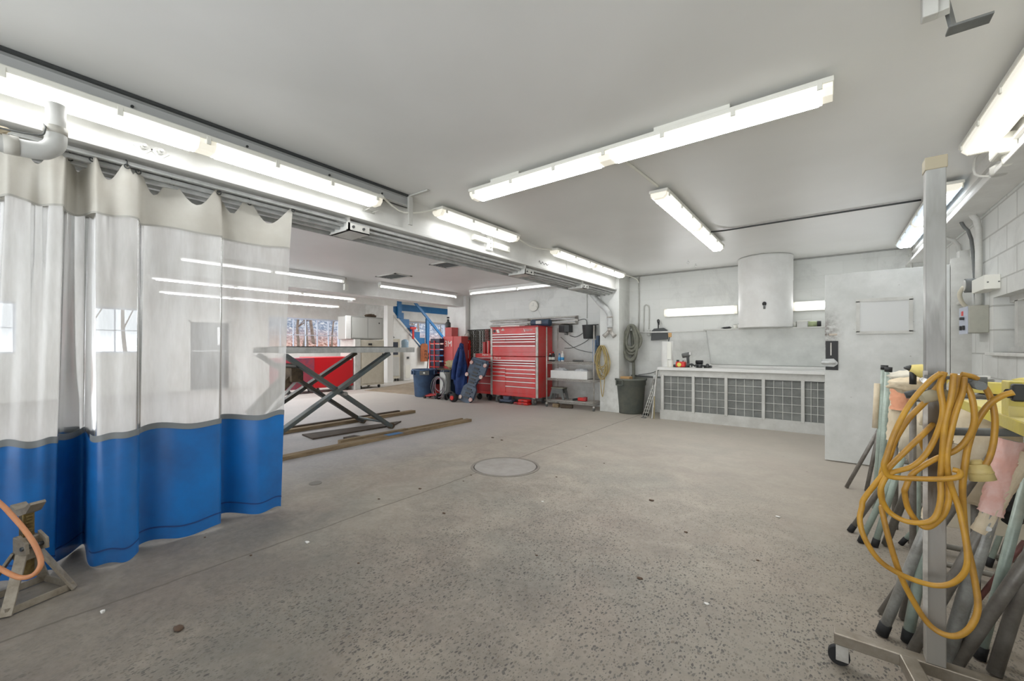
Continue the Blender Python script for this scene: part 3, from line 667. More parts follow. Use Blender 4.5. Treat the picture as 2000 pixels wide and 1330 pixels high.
for lab,(px,py) in {'white hooks on the beam left of the short lamp':(722,412)}.items():
    p = Xp(px,py,XL); m = MB()
    for s_ in (-.04,.04): m.tube(smooth([(XL-.02,p.y+s_,p.z),(XL+.02,p.y+s_,p.z),(XL+.035,p.y+s_+.03,p.z+.02)],3),.006,6)
    m.box(XL-.02,XL-.012,p.y-.06,p.y+.06,p.z-.012,p.z+.012); tag(m.build('wall_hooks',OFFW),'small '+lab,'hook')
for k,y in enumerate((2.10,4.72,6.4)):
    t = thing('track_bracket', ['pale bracket joining the rails near the curtain end','pale bracket on the rails below the middle of the beam','pale bracket on the rails near the pier'][k],'bracket',(XL-.15,y,2.27))
    MB().box(XL-.30,XL-.02,y-.11,y+.11,2.262,2.27).box(XL-.30,XL-.02,y-.10,y-.08,2.262,2.376).box(XL-.03,XL-.02,y-.11,y+.11,2.262,2.33).build('plate',OFFW,t)
    MB().cyl((XL-.02,y-.05,2.30),(XL-.01,y-.05,2.30),.012,n=8).cyl((XL-.02,y+.05,2.30),(XL-.01,y+.05,2.30),.012,n=8).build('bolts',DKMET,t)
# scribble on the header
p = Xp(1066,515,XL); t = thing('ink_scribble','small black handwritten scribble on the beam above the pier end','marking',(XL-.018,p.y,p.z))
tubeobj('stroke',[(XL-.018,p.y-.16+.025*i,p.z+.02*math.sin(i*1.9)*(1.3-i*.08)) for i in range(12)],.003,BLACK,None,None,parent=t,n=5,k=4)
# ceiling bracket at the top right
t = thing('sensor_bracket','grey bracket with a flat plate hanging from the ceiling at the top edge','bracket',(.37,2.30,2.6))
p=Zp(1840,5,2.62); q=Zp(1838,30,2.55)
MB().bar((p.x,p.y,2.70),(q.x,q.y,2.555),.045,.03).build('arm',OFFW,t)
q=Zp(1864,36,2.55); MB().bar((q.x-.03,q.y+.02,2.70),(q.x-.005,q.y,2.52),.03,.012).build('strut',GREY,t)
MB().box(q.x-.02,q.x+.10,q.y-.03,q.y+.035,2.505,2.515,.002).build('plate',GREY,t)
MB().box(.30,.345,2.28,2.33,2.55,2.70,.004).build('base',OFFW,t)
# ================================================================ CURTAIN
def curtain():
    t = thing('shop_curtain','tall vinyl curtain with grey top, cloudy clear middle and blue bottom on the left','curtain',(-3.35,.5,0))
    bot = [Zp(549,992),Zp(505,1004),Zp(429,1009),Zp(428,1029),Zp(350,1052),Zp(271,1067),Zp(270,1085),Zp(230,1103),Zp(176,1106),Zp(160,1068),Zp(112,1104),Zp(104,1114)]
    bot = [(p.x,p.y) for p in bot] + [(-3.42,.24),(-3.48,.12),(-3.52,0.),(-3.44,-.14),(-3.50,-.3),(-3.38,-.45),(-3.46,-.62),(-3.36,-.8)]
    top = [(-3.33,1.555),(-3.36,1.40),(-3.40,1.13),(-3.33,1.08),(-3.36,.90),(-3.40,.70),(-3.29,.64),(-3.34,.55),(-3.30,.47),(-3.42,.43),(-3.41,.37),(-3.29,.33),(-3.36,.25),(-3.30,.16),(-3.40,.07),(-3.30,-.08),(-3.40,-.25),(-3.30,-.4),(-3.40,-.6),(-3.3,-.8)]
    K = 9
    B_ = smooth([(x,y,0) for x,y in bot],K); T_ = smooth([(x,y,0) for x,y in top],K); n = len(B_)
    gy = [Xp(px,py,-3.33).y for px,py in ((573,405),(487,386),(426,368),(341,348),(270,325),(245,318),(180,303),(140,290),(112,283))] + [.17,.0,-.2,-.4,-.6,-.8]
    def ztop(y):
        for a,b in zip(gy,gy[1:]):
            if b <= y <= a:
                u = (y-a)/(b-a) if a!=b else 0; w_ = abs(a-b)
                return 2.35 - min(.15,.03+w_*.6)*(math.sin(PI*u)**1.6)
        return 2.35
    wr = random.Random(3)
    wv = [(wr.uniform(6,16),wr.uniform(0,6),wr.uniform(.3,1)) for _ in range(5)]
    def pt(i, f, zt):      # f: 0 bottom .. 1 top
        b, tt = B_[i], T_[i]; z0 = .012 + .01*math.sin(i*.5)
        x = b.x+(tt.x-b.x)*f; y = b.y+(tt.y-b.y)*f; s_ = i/n*6
        wob = sum(a_*math.sin(fr*s_+ph+f*2.4*math.sin(ph)) for fr,ph,a_ in wv)*.0062
        x += wob*(.4+.9*f*(1.2-f)) + .010*math.sin(i*.85+f*1.7)*max(0,min(1,(i/n-.3)*3))*min(1,f*2.2)
        if f > .86: x += .03*math.sin(i*.42+1)*(f-.86)/.14
        return Vector((x, y, z0+(2.35-z0)*f-(2.35-zt)*max(0,(f-.90)/.10)**1.3+.010*math.sin(i*.33+1)*(1 if f>.2 else 0)*(1-abs(2*f-1.1)*.6)))
    fb, fc = .308, .862
    def strip(f0,f1,m_,off=0.):
        rows=[]
        for j in range(m_+1):
            f=f0+(f1-f0)*j/m_
            rows.append([pt(i,f,ztop(T_[i].y)) + Vector((off,0,0)) for i in range(n)])
        return MB().grid(rows)
    strip(0,fb,16).build('blue_band',CBLUE,t); strip(fb,fc,26).build('clear_panel',VINYL,t); strip(fc,1,10).build('top_band',CBAND,t)
    strip(fb-.004,fb+.012,1,.004).build('seam_tape',SEAM,t); strip(fc-.004,fc+.001,1,.004).build('seam_tape',mat('pale_seam',(164,162,155),.6),t); strip(.032,.036,1,.004).build('hem_stitching',mat('dark_blue_stitch',(24,62,120),.6),t)
    for y in gy[:12]:
        i = min(range(n),key=lambda k:abs(T_[k].y-y)); p = pt(i,.985,2.35)
        g_ = MB().tube([(p.x+.008, p.y+.012*math.cos(a), p.z+.012*math.sin(a)) for a in [q*PI/5 for q in range(10)]], .0035, 6, closed=True)
        g_.tube([(p.x+.008,p.y,p.z),(p.x+.012,p.y,p.z+.03),(p.x-.02,p.y,p.z+.045)],.003,6)
        g_.build('hook_ring',DKMET,t)
curtain()
# exhaust pipe over the curtain
t = thing('vent_pipe','white and grey elbow pipe with tape, hanging at the top left over the curtain','pipe',(-3.10,.28,2.2))
MB().cyl((-3.10,.29,2.475),(-3.10,.29,2.33),.037,n=20).build('upright_pipe',WHITE,t)
el=[(-3.10,.29,2.34),(-3.10,.288,2.28),(-3.10,.262,2.24),(-3.10,.225,2.222),(-3.10,.1,2.215),(-3.10,-.5,2.21)]
MB().tube(smooth(el,5),.041,20).build('elbow',GREYC,t)
MB().cyl((-3.10,.289,2.36),(-3.10,.289,2.325),.044,n=20).build('tape_wrap',CBAND,t); MB().cyl((-3.10,.17,2.219),(-3.10,.12,2.216),.045,n=20).build('tape_wrap',CBAND,t)
tubeobj('wire',[(-3.09,.25,2.36),(-3.055,.25,2.32),(-3.055,.23,2.285),(-3.055,.12,2.27),(-3.06,0,2.275)],.004,GREY,None,None,parent=t)
MB().lump((-3.1,.07,2.272),.045,(1,1.6,.5),.5,seed=4).build('paper_scrap',CREAM,t)
# ================================================================ JACK STAND + HOSE (left foreground)
def jack():
    c = Zp(40,1150); c = Vector((-3.19,.20,0)); t = thing('jack_stand','rusty grey ratcheting jack stand on the floor before the curtain','jack stand',c,.35)
    J = mat('jack_paint',(150,142,128),.6,.3,dirt=(112,100,84),dscale=14,damt=.8)
    R = .13
    for k,(sx_,sy_) in enumerate(((-1,-1),(1,-1),(1,1),(-1,1))):
        MB().bar((sx_*.03,sy_*.03,.24),(sx_*R*.95,sy_*R*.95,.005),.042,.012,(sx_,sy_,0),.002).build('leg',J,t,False)
    m=MB()
    cs=[(-1,-1),(1,-1),(1,1),(-1,1)]
    for a,b in zip(cs,cs[1:]+cs[:1]): m.bar((a[0]*R*.92,a[1]*R*.92,.022),(b[0]*R*.92,b[1]*R*.92,.022),.008,.034,(0,0,1),.001)
    m.build('base_frame',J,t,False)
    MB().box(-.036,.036,-.036,.036,.20,.315,.006).build('collar',J,t,False)
    m=MB().box(-.018,.018,-.022,.022,.12,.43,.004)
    for i in range(8): m.box(.016,.026,-.012,.012,.30+i*.016,.309+i*.016)
    m.build('ratchet_post',mat('brass_worn',(150,132,84),.45,.6,dirt=(90,74,46),dscale=20),t,False)
    MB().prism([(-.075,-.028,.455),(-.055,-.028,.425),(.0,-.028,.42),(.055,-.028,.44),(.095,-.028,.485),(.085,-.028,.495),(.03,-.028,.458),(-.03,-.028,.448),(-.07,-.028,.468)],(0,.056,0)).build('saddle',J,t,False)
    MB().prism([(.02,-.042,.33),(.085,-.042,.30),(.09,-.042,.25),(.03,-.042,.235)],(0,.012,0)).prism([(.02,.03,.33),(.085,.03,.30),(.09,.03,.25),(.03,.03,.235)],(0,.012,0)).build('pawl_housing',J,t,False)
    MB().cyl((.065,-.05,.275),(.065,.05,.275),.01,n=10).build('pawl_pin',DKMET,t,False)
    MB().box(-.038,-.032,-.03,.0,.27,.31).build('red_sticker',REDP,t,False)
jack()
def vp(px,py,d):  # point at a given distance along the view axis
    r_=ray(px,py); return Vector((r_[0]*d,r_[1]*d,H+r_[2]*d))
tubeobj('air_hose',[vp(-70,925,1.98),vp(0,983,1.98),vp(20,1003,1.97),vp(48,1035,1.96),vp(70,1068,1.94),vp(80,1100,1.92),vp(66,1122,1.90),vp(40,1128,1.89),vp(8,1115,1.90),vp(-40,1085,1.95),vp(-80,1040,1.97)],.0105,ORNG,'pale orange rubber hose looped over the jack stand at the left edge','hose',n=12,k=8)
# ================================================================ SCISSOR LIFT
def lift():
    t = thing('scissor_lift','raised blue-grey steel scissor car lift in the middle bay','scissor lift',(-5.8,3.2,0))
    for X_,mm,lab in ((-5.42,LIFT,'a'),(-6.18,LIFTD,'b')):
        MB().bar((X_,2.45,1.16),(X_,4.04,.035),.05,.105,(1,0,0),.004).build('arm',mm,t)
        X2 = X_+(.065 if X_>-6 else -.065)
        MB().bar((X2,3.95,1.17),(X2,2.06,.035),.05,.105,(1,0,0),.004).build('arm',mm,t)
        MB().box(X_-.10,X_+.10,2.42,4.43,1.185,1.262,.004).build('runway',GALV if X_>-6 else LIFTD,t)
        m = MB().cyl((X_-.08,3.215,.62),(X2+.05,3.215,.62),.028,n=14); m.build('pivot_pin',STEEL,t)
        MB().cyl((X_-.045,4.04,.045),(X_+.045,4.04,.045),.044,n=16).build('roller',RUST,t)
        MB().cyl((X2-.045,2.06,.045),(X2+.045,2.06,.045),.044,n=16).build('roller',RUST,t)
    MB().cyl((-6.18,3.93,.115),(-5.42,3.93,.115),.018,n=10).build('cross_tie',LIFT,t)
    MB().cyl((-6.18,2.62,1.02),(-5.42,2.62,1.02),.03,n=10).build('cross_tie',LIFTD,t)
    MB().box(-6.08,-5.52,2.47,4.38,1.225,1.245).build('deck_plate',LIFTD,t)
    MB().box(-5.99,-5.61,2.62,2.78,.80,.99,.01).bar((-5.9,2.72,.92),(-5.9,2.22,.40),.07,.09).bar((-5.7,2.72,.92),(-5.7,2.22,.40),.07,.09).build('cylinder_bracket',RUST,t)
    for x in (-5.96,-5.64): MB().cyl((x,2.78,.90),(x,2.20,.28),.018,n=12).build('hydraulic_rod',CHROME,t)
    m = MB()
    for x0,y0,y1 in ((-5.5,2.5,2.95),(-5.5,3.0,3.5),(-5.5,3.52,4.1),(-6.26,2.6,3.6)): m.box(x0,x0+.17,y0,y1,1.262,1.274,.002)
    m.build('rubber_pads',BLACK,t)
lift()
def plank(label,p0,p1,w,h,m=WOOD,z=0.):
    o = MB().bar((p0[0],p0[1],z+h/2),(p1[0],p1[1],z+h/2),w,h,(0,0,1),.004).build('plank',m); tag(o,label,'plank'); return o
p0=Zp(553,905); p1=Zp(924,826)
plank('long nearest timber plank on the floor, blue paint spot on it',(-4.86,1.9),(-4.88,5.25),.11,.045)
pk=plank('shorter split timber plank lying just behind the long nearest one',(-5.03,2.95),(-4.99,4.0),.07,.06); plank('thin grey timber strip in line with the split plank',(-5.01,4.03),(-5.0,5.2),.045,.05)
tag(MB().box(-4.92,-4.80,3.55,3.80,.045,.047).build('paint_patch',BLUEP),'blue paint patch on the long nearest plank','patch')
plank('far long timber plank under the lift',(-6.33,1.9),(-6.40,5.30),.12,.05); plank('dark narrow timber beside the far long plank',(-6.47,2.1),(-6.52,5.05),.07,.065,WOODD)
o=MB().prism([(-6.0,2.95,0),(-5.6,2.9,0),(-5.55,4.2,0),(-5.75,4.5,0)],(0,0,.02)).build('board',WOODD); tag(o,'flat dark sheet of board on the floor between the planks','board')
o=MB().prism([(-5.30,3.17,0),(-5.20,3.17,0),(-5.18,3.36,0),(-5.31,3.34,0)],(0,0,.03)).build('scrap_block',WOODD); tag(o,'small dark scrap of board by the shorter plank','scrap')
# far bay ground sheet near the blue bin
struct('trim_9', MB().prism([(-10.9,7.2,0),(-8.1,7.35,0),(-8.1,12.0,0),(-13.0,12.0,0)],(0,0,.006)), mat('ochre_dusty_floor',(166,152,132),.8,dirt=(140,124,104),dscale=4))
# ================================================================ FAR BAY
t = thing('red_machine','long red machine cabinet on casters behind the lift','machine cabinet',(-11.4,6.3,0))
MB().box(-12.2,-11.35,5.9,7.12,.13,1.0,.03).build('body',mat('machine_red',(190,16,28),.35),t)
MB().box(-11.352,-11.34,5.1,5.92,.3,.98,.003).box(-12.2,-11.36,5.1,5.9,.13,.98,.02).build('control_side',mat('faded_machine_red',(170,52,60),.4,dirt=(120,60,80),dscale=8),t)
m = MB()
for y in (5.3,6.1,7.0):
    for x in (-12.0,-11.5): m.cyl((x,y-.02,.06),(x,y+.02,.06),.06,n=14)
m.build('casters',DKMET,t); MB().box(-11.348,-11.343,6.93,7.05,.90,.95).build('maker_tag',PLAST,t)
t = thing('beige_cabinet','beige sheet-metal machine on casters right of the red one','machine cabinet',(-11.4,7.65,0))
MB().box(-12.1,-11.32,7.32,8.18,.10,1.50,.012).build('body',BEIGE,t); MB().box(-12.1,-11.30,7.14,7.33,.0,1.52,.008).build('side_post',OFFW,t)
MB().box(-11.323,-11.31,7.40,8.12,.16,1.28,.004).build('front_panel',BEIGE,t)
m=MB()
for y in (7.42,8.08):
    for x in (-12.0,-11.45): m.cyl((x,y-.02,.05),(x,y+.02,.05),.05,n=14)
m.build('casters',DKMET,t); MB().box(-11.31,-11.28,7.6,7.72,1.34,1.40,.004).build('latch',BLACK,t); MB().box(-11.31,-11.28,8.1,8.16,.95,1.08,.004).box(-11.31,-11.28,8.1,8.16,1.2,1.3,.004).build('hinges',DKMET,t)
t = thing('steel_cabinet','pale grey two-door metal cupboard standing on top of the beige machine','cabinet',(-11.5,7.5,1.52))
MB().box(-12.05,-11.36,7.03,8.17,1.525,2.22,.006).build('carcass',mat('cabinet_shell_grey',(158,159,154),.5),t)
for a,b in ((7.07,7.60),(7.62,8.13)): MB().box(-11.36,-11.345,a,b,1.56,2.18,.003).build('door',mat('cabinet_door_grey',(186,187,182),.5),t)
MB().box(-11.36,-11.33,6.86,7.03,1.53,2.22,.004).build('open_leaf',WHITE,t); MB().box(-11.345,-11.33,8.0,8.03,2.02,2.06).build('knob',BLACK,t)
t=thing('rag_bundle','rolled brown rag bundle on top of the grey cupboard','bundle',(-11.6,7.95,2.22)); MB().lump((-11.7,7.95,2.285),.13,(.7,1.5,.5),.4,seed=9).build('cloth',RUST,t)
t = thing('parts_washer','tall pale cabinet with a dark window behind the white column','cabinet',(-12.6,9.6,0))
ya,yb=Xp(748,700,-13.0).y,Xp(784,700,-13.0).y-.06
MB().box(-13.25,-13.0,yb-.75,yb,.10,1.60,.01).build('body',BEIGE,t); MB().box(-13.004,-12.99,yb-.42,yb-.1,1.0,1.48,.004).build('window',mat('dark_glass',(40,46,60),.15),t)
MB().box(-13.004,-12.985,yb-.6,yb-.05,.2,.92,.004).build('door',GREYC,t)
m=MB()
for y in (yb-.68,yb-.07): m.cyl((-13.04,y-.02,.05),(-13.04,y+.02,.05),.05,n=12).cyl((-13.2,y-.02,.05),(-13.2,y+.02,.05),.05,n=12)
m.build('casters',DKMET,t); MB().lump((-13.12,yb-.4,1.66),.10,(1.,2.2,.5),.5,seed=3).build('rags',GREY,t)
t = thing('water_cooler','white water cooler with an upturned clear bottle by the stairs','water cooler',(-13.1,10.9,0))
q=Xp(788,700,-13.1); wy=q.y+.12
MB().box(-13.27,-12.95,wy-.2,wy+.12,0,1.12,.02).build('body',WHITE,t); MB().lathe((-13.11,wy-.04,0),[(.04,1.12),(.06,1.18),(.13,1.24),(.14,1.32),(.13,1.36),(.14,1.4),(.14,1.5),(.12,1.56),(.03,1.6)],20).build('bottle',GLASSB,t)
MB().box(-12.95,-12.93,wy-.08,wy+.02,.84,.92).build('taps',DKMET,t); MB().box(-12.955,-12.94,wy-.15,wy+.08,.1,.6,.003).build('front_panel',PLAST,t)
# stairs
def stairs():
    t = thing('staircase','blue painted wooden staircase with posts and rail beyond the second beam','staircase',(-13.45,12,0))
    y0,z0,dy,dz=12.26,.95,-.272,.243
    poly=[(-13.42,y0+.0,z0-.55)]
    for i in range(9):
        poly += [(-13.42,y0+i*dy,z0+(i+1)*dz),(-13.42,y0+(i+1)*dy,z0+(i+1)*dz)]
    poly += [(-13.42,y0+9*dy,3.28),(-13.42,10.02,3.28),(-13.42,10.02,2.70),(-13.42,11.98,.78)]
    zu=lambda y: .78+(11.98-y)*.98
    m=MB()
    for i in range(8):
        ya,yb,zt=y0+i*dy,y0+(i+1)*dy,z0+(i+1)*dz; m.prism([(-13.42,ya,zu(ya)),(-13.42,ya,zt),(-13.42,yb,zt),(-13.42,yb,zu(yb))],(-.05,0,0))
    m.build('stringer',BLUEP,t)
    MB().box(-13.47,-13.40,11.85,12.95,.98,1.19,.004).prism([(-13.43,11.95,1.0),(-13.43,12.95,1.0),(-13.43,12.8,.45)],(-.04,0,0)).build('landing_board',BLUEP,t)
    MB().prism([(-13.43,12.95,.98),(-13.43,12.95,.0),(-13.43,12.45,.0)],(-.04,0,0)).build('lower_brace',BLUEP,t)
    for i in range(1,8): MB().box(-13.55,-13.40,y0+(i+1)*dy-.01,y0+i*dy+.0,z0+(i+1)*dz+.001,z0+(i+1)*dz+.02,.003).build('tread',mat('tread_white',(214,214,210),.6),t)
    MB().box(-13.42,-13.34,11.74,11.90,.95,2.50,.004).build('post',BLUEP,t); MB().box(-13.40,-13.33,10.28,10.46,2.42,3.25,.004).build('post',BLUEP,t)
    MB().bar((-13.35,12.75,1.66),(-13.35,11.0,3.22),.05,.11,(0,0,1),.004).build('handrail',BLUEP,t)
    struct('trim_10', MB().prism([(-13.40,10.05,2.72),(-13.40,10.05,2.60),(-13.40,11.50,1.30),(-13.40,12.0,.84),(-13.40,12.0,.9)],(-.04,0,0)).prism([(-13.44,10.15,0),(-13.44,10.15,2.62),(-13.44,11.95,.9),(-13.44,11.95,0)],(-.03,0,0)), WHITE)
stairs()
struct('trim_11', MB().box(-14.7,-14.6,10.1,16.9,2.86,3.14), BLUEP); struct('trim_12', MB().box(-14.95,-14.62,10.1,16.9,2.46,2.86).box(-14.95,-14.6,10.1,16.9,3.14,3.3), WHITE)
t = thing('wooden_sign','orange varnished wooden board with dark lettering by the foot of the stairs','sign',(-11.45,10.4,.62))
zz=[Xp(828,y,-13.3).z for y in (706,671)]; ya,yb=Xp(822,690,-13.3).y,Xp(836,690,-13.3).y
MB().prism([(-13.3,ya,zz[0]),(-13.3,yb,zz[0]),(-13.3,yb,zz[1]-.08),(-13.3,yb-.08,zz[1]),(-13.3,ya+.08,zz[1]),(-13.3,ya,zz[1]-.08)],(-.03,0,0)).build('board',ORBR,t); t.location=(-13.3,ya,zz[0]); t.children[0].data.transform(Matrix.Translation(Vector((-11.45,10.4,.62))-Vector((-13.3,ya,zz[0]))))
m=MB()
for i in range(3):
    z=zz[0]+.10+i*.14
    m.box(-13.298,-13.29,yb-.17,yb-.15,z,z+.09).box(-13.298,-13.29,yb-.17,yb-.11,z+.07,z+.09).box(-13.298,-13.29,yb-.08,yb-.06,z,z+.09).box(-13.298,-13.29,yb-.08,yb-.03,z,z+.012)
m.build('lettering',BLACK,t)
q=Xp(807,650,-13.3); t = thing('pipe_wrench','orange-red pipe wrench hung on the stairs','wrench',(q.x,q.y,q.z-.3))
MB().bar((-13.3,q.y,q.z-.25),(-13.3,q.y,q.z+.15),.07,.05,(1,0,0),.004).build('handle',REDP,t); MB().box(-13.33,-13.27,q.y-.14,q.y+.14,q.z+.14,q.z+.24,.01).build('jaw',REDP,t)
# ================================================================ CORNER CLUTTER (middle bay back)
def bin_(label, c, rt, rb, h, m, handle=True, angs=(-1.15,1.15)):
    t = thing('trash_bin',label,'trash bin',c); x,y,_=c
    MB().lathe(c,[(rb*.92,0),(rb,.02),(rt*.95,h*.80),(rt,h*.81),(rt,h-.04),(rt+.02,h-.035),(rt+.02,h),(rt-.01,h),(rt-.03,h-.05),(rb-.03,.05),(.01,.04)],36).build('barrel',m,t)
    if handle:
        for s_ in angs:
            a = math.atan2(-c[1],-c[0]) + s_
            Mx = Matrix.Translation((x+math.cos(a)*(rt+.012),y+math.sin(a)*(rt+.012),h*.885)) @ Matrix.Rotation(a,4,'Z')
            q = MB()
            q.box(-.02,.015,-.09,.09,-.055,-.035,.004,Mx); q.box(-.02,.015,-.09,.09,.035,.055,.004,Mx); q.box(-.02,.015,-.09,-.07,-.055,.055,.004,Mx); q.box(-.02,.015,.07,.09,-.055,.055,.004,Mx)
            q.build('handle',m,t)
    return t
bb = bin_('blue-grey plastic trash bin left of the hose cart',(-8.36,7.28,0),.30,.245,.71,BLUEB)
a=math.atan2(-7.28,8.36)
Mx=Matrix.Translation((-8.36+math.cos(a)*.287,7.28+math.sin(a)*.287,.62)) @ Matrix.Rotation(a,4,'Z'); MB().box(0,.022,-.12,.12,-.055,.055,.008,Mx).build('label_plate',GREY,bb)
MB().ball((-8.36+math.cos(a)*.31,7.28+math.sin(a)*.31,.62),.03,(1,1,1)).build('sticker',PLAST,bb)
bin_('dark blue bin mostly hidden behind the coat and hose cart',(-7.62,7.52,0),.24,.20,.70,mat('dark_blue_bin',(44,66,92),.6))
bin_('dusty dark green trash bin in front of the pier and grey hose',(-3.04,7.84,0),.285,.235,.67,GREENB,angs=(-.75,2.3))
o=MB().box(-3.22,-3.02,7.72,7.90,.62,.70,.01,None).build('cardboard_scrap',CARD); tag(o,'torn brown cardboard scrap sticking out of the green bin','cardboard')
# hose cart in front of blue bins
t = thing('tool_cart','small upright cart with white box, wheels and looped grey hoses','cart',(-7.48,7.16,0)); cx,cy=-7.48,7.16
MB().box(cx-.10,cx+.10,cy-.07,cy+.07,.14,.66,.01).build('box_body',GREYC,t)
for s_ in (-.13,.15): MB().cyl((cx+s_,cy-.10,.075),(cx+s_+.035,cy-.10,.075),.075,n=18).build('wheel',RUBBER,t)
MB().tube([(cx-.13,cy+.02,.05),(cx-.13,cy+.02,.74),(cx+.17,cy+.02,.74),(cx+.17,cy+.02,.05)],.012,8).build('frame',GREY,t)
MB().box(cx-.20,cx+.28,cy-.07,cy+.05,.72,.75,.008).build('handle_bar',RUST,t)
for k in range(4):
    rn=random.Random(k); pts=[(cx-.09+rn.uniform(-.02,.02)+(.14+.03*k)*math.cos(q), cy-.10-.012*k, .36-.03*k+(.16+.045*k)*math.sin(q)) for q in [i*PI/6 for i in range(12)]]
    MB().tube(smooth(pts,3,True),.009,7,closed=True).build('hose',GREY if k%2 else mat('mauve_hose',(140,124,138),.5),t)
MB().tube(smooth([(cx+.06,cy-.1,.70),(cx+.2,cy-.12,.5),(cx+.18,cy-.12,.25),(cx+.05,cy-.12,.12)],5),.01,7).build('hose',GREY,t)
# canvas bag on bin
t=thing('canvas_bag','tan canvas bag slumped on the dark blue bin','bag',(-7.45,7.5,.70)); MB().lump((-7.42,7.46,.83),.17,(1.5,1.0,.75),.4,seed=11).build('bag',TAN,t); MB().bar((-7.28,7.30,.80),(-7.26,7.28,.48),.13,.012,(0,1,0)).build('strap',TAN,t)
# coat
def coat():
    t=thing('work_coat','navy blue work coat hanging from the red bottle jack handle','coat',(-7.0,7.25,.12)); cx,cy=-6.98,7.26
    rows=[]
    for j in range(25):
        f=j/24; z=1.36-1.22*f; wdt=.03+.15*min(1,f*2.2)+.03*f-(.09*max(0,f-.75)*2.5); ox=-.02-.06*f+ (.03 if f>.8 else 0)
        rows.append([Vector((cx+ox+(wdt+.012*math.sin(8*q+9*f))*math.cos(q)*1.0, cy+(.05+.05*min(1,f*2))*math.sin(q)*(1+.25*math.sin(5*q+4*f)), z)) for q in [i*2*PI/28 for i in range(29)]])
    MB().grid(rows).build('body',NAVY,t)
    MB().tube(smooth([(cx-.03,cy-.05,1.25),(cx-.12,cy-.09,1.0),(cx-.19,cy-.09,.72),(cx-.22,cy-.08,.50)],5),[.05]*6+[.06]*5+[.055]*5,12).build('sleeve',NAVY,t)
    MB().tube(smooth([(cx+.03,cy-.05,1.22),(cx+.06,cy-.12,.95),(cx+.02,cy-.13,.70),(cx-.03,cy-.12,.58)],5),[.05]*6+[.06]*5+[.052]*5,12).build('sleeve',NAVY,t)
    MB().tube(smooth([(cx-.05,cy-.02,1.30),(cx,cy-.05,1.36),(cx+.05,cy-.02,1.30)],4),.022,8).build('collar',NAVY,t)
    MB().cyl((cx,cy+.05,0),(cx,cy+.05,1.36),.012,n=8).build('stand_rod',REDD,t)
    MB().box(cx-.14,cx+.14,cy-.05,cy+.15,0,.06,.01).build('stand_base',DKMET,t)
coat()
# creeper
def creeper():
    t=thing('mechanic_creeper','blue-grey moulded mechanic creeper leaning against the red chest','creeper',(-6.62,7.05,0),0)
    ex=Matrix.Rotation(math.radians(14),4,'Y')@Matrix.Identity(4)
    Mx=Matrix.Translation((-6.64,6.98,.01)) @ Matrix.Rotation(math.radians(12),4,'Y') @ Matrix.Rotation(math.radians(-17),4,'X')
    m=MB(); out=[(-.14,0),(.12,0),(.20,.12),(.20,.34),(.13,.44),(.15,.56),(.27,.72),(.27,1.02),(.22,1.06),(-.20,1.06),(-.25,1.0),(-.25,.72),(-.13,.56),(-.11,.44),(-.20,.34),(-.20,.12)]
    m.prism([Mx@Vector((x,0,z)) for x,z in out],(Mx.to_3x3()@Vector((0,.05,0)))); m.build('shell',BLUES,t)
    for z in (.10,.20,.30,.46,.54,.62,.70,.80,.90): MB().box(-.075,.075,-.012,-.001,z,z+.035,.004,Mx).build('slot',BLACK,t)
    m=MB()
    for z in (.155,.26,.39,.50,.66,.76,.96): m.box(-.12,.12,-.022,-.0,z,z+.022,.005,Mx)
    m.build('ribs',BLUES,t); MB().box(-.22,.22,-.03,0,1.0,1.05,.01,Mx).build('headrest',BLUES,t)
    for x,z in ((-.16,.08),(.16,.10),(-.21,.62),(.22,.66),(-.2,.92),(.22,.94)):
        MB().cyl(Mx@Vector((x,-.035,z)),Mx@Vector((x,-.001,z)),.045,n=14).build('caster',mat('red_caster',(190,70,60),.5,dirt=(200,190,180),dscale=20),t)
creeper()
t=thing('floor_jack','small low red jack lying on the floor before the blue bin','jack',(-7.85,7.0,0))
MB().prism([(-8.03,6.98,.03),(-8.0,7.14,.07),(-7.65,7.2,.12),(-7.62,7.02,.10)],(0,0,.035)).build('body',REDD,t)
for x,y in ((-8.0,6.98),(-8.0,7.14),(-7.68,7.04)): MB().cyl((x,y-.02,.035),(x,y+.02,.035),.035,n=12).build('wheel',RUBBER,t)
t=thing('wheel_dolly','small round wheel dolly with a red hub on the floor left of the creeper','dolly',(-6.95,6.98,0))
MB().lathe((-6.93,6.98,.0),[(.03,.0),(.10,.02),(.11,.06),(.10,.10),(.03,.11)],20,Matrix.Rotation(PI/2,4,'X')@Matrix.Translation((0,.10,0))).build('tire',RUBBER,t); MB().cyl((-6.93,6.85,.10),(-6.93,6.88,.10),.05,n=14).build('hub',REDP,t)
tubeobj('cable_loop',[(-7.2,7.0,.03),(-7.24,7.0,.13),(-7.13,7.0,.22),(-7.0,7.0,.18),(-6.97,6.95,.06)],.016,RUBBER,'thick black cable loop standing on the floor under the coat','cable')
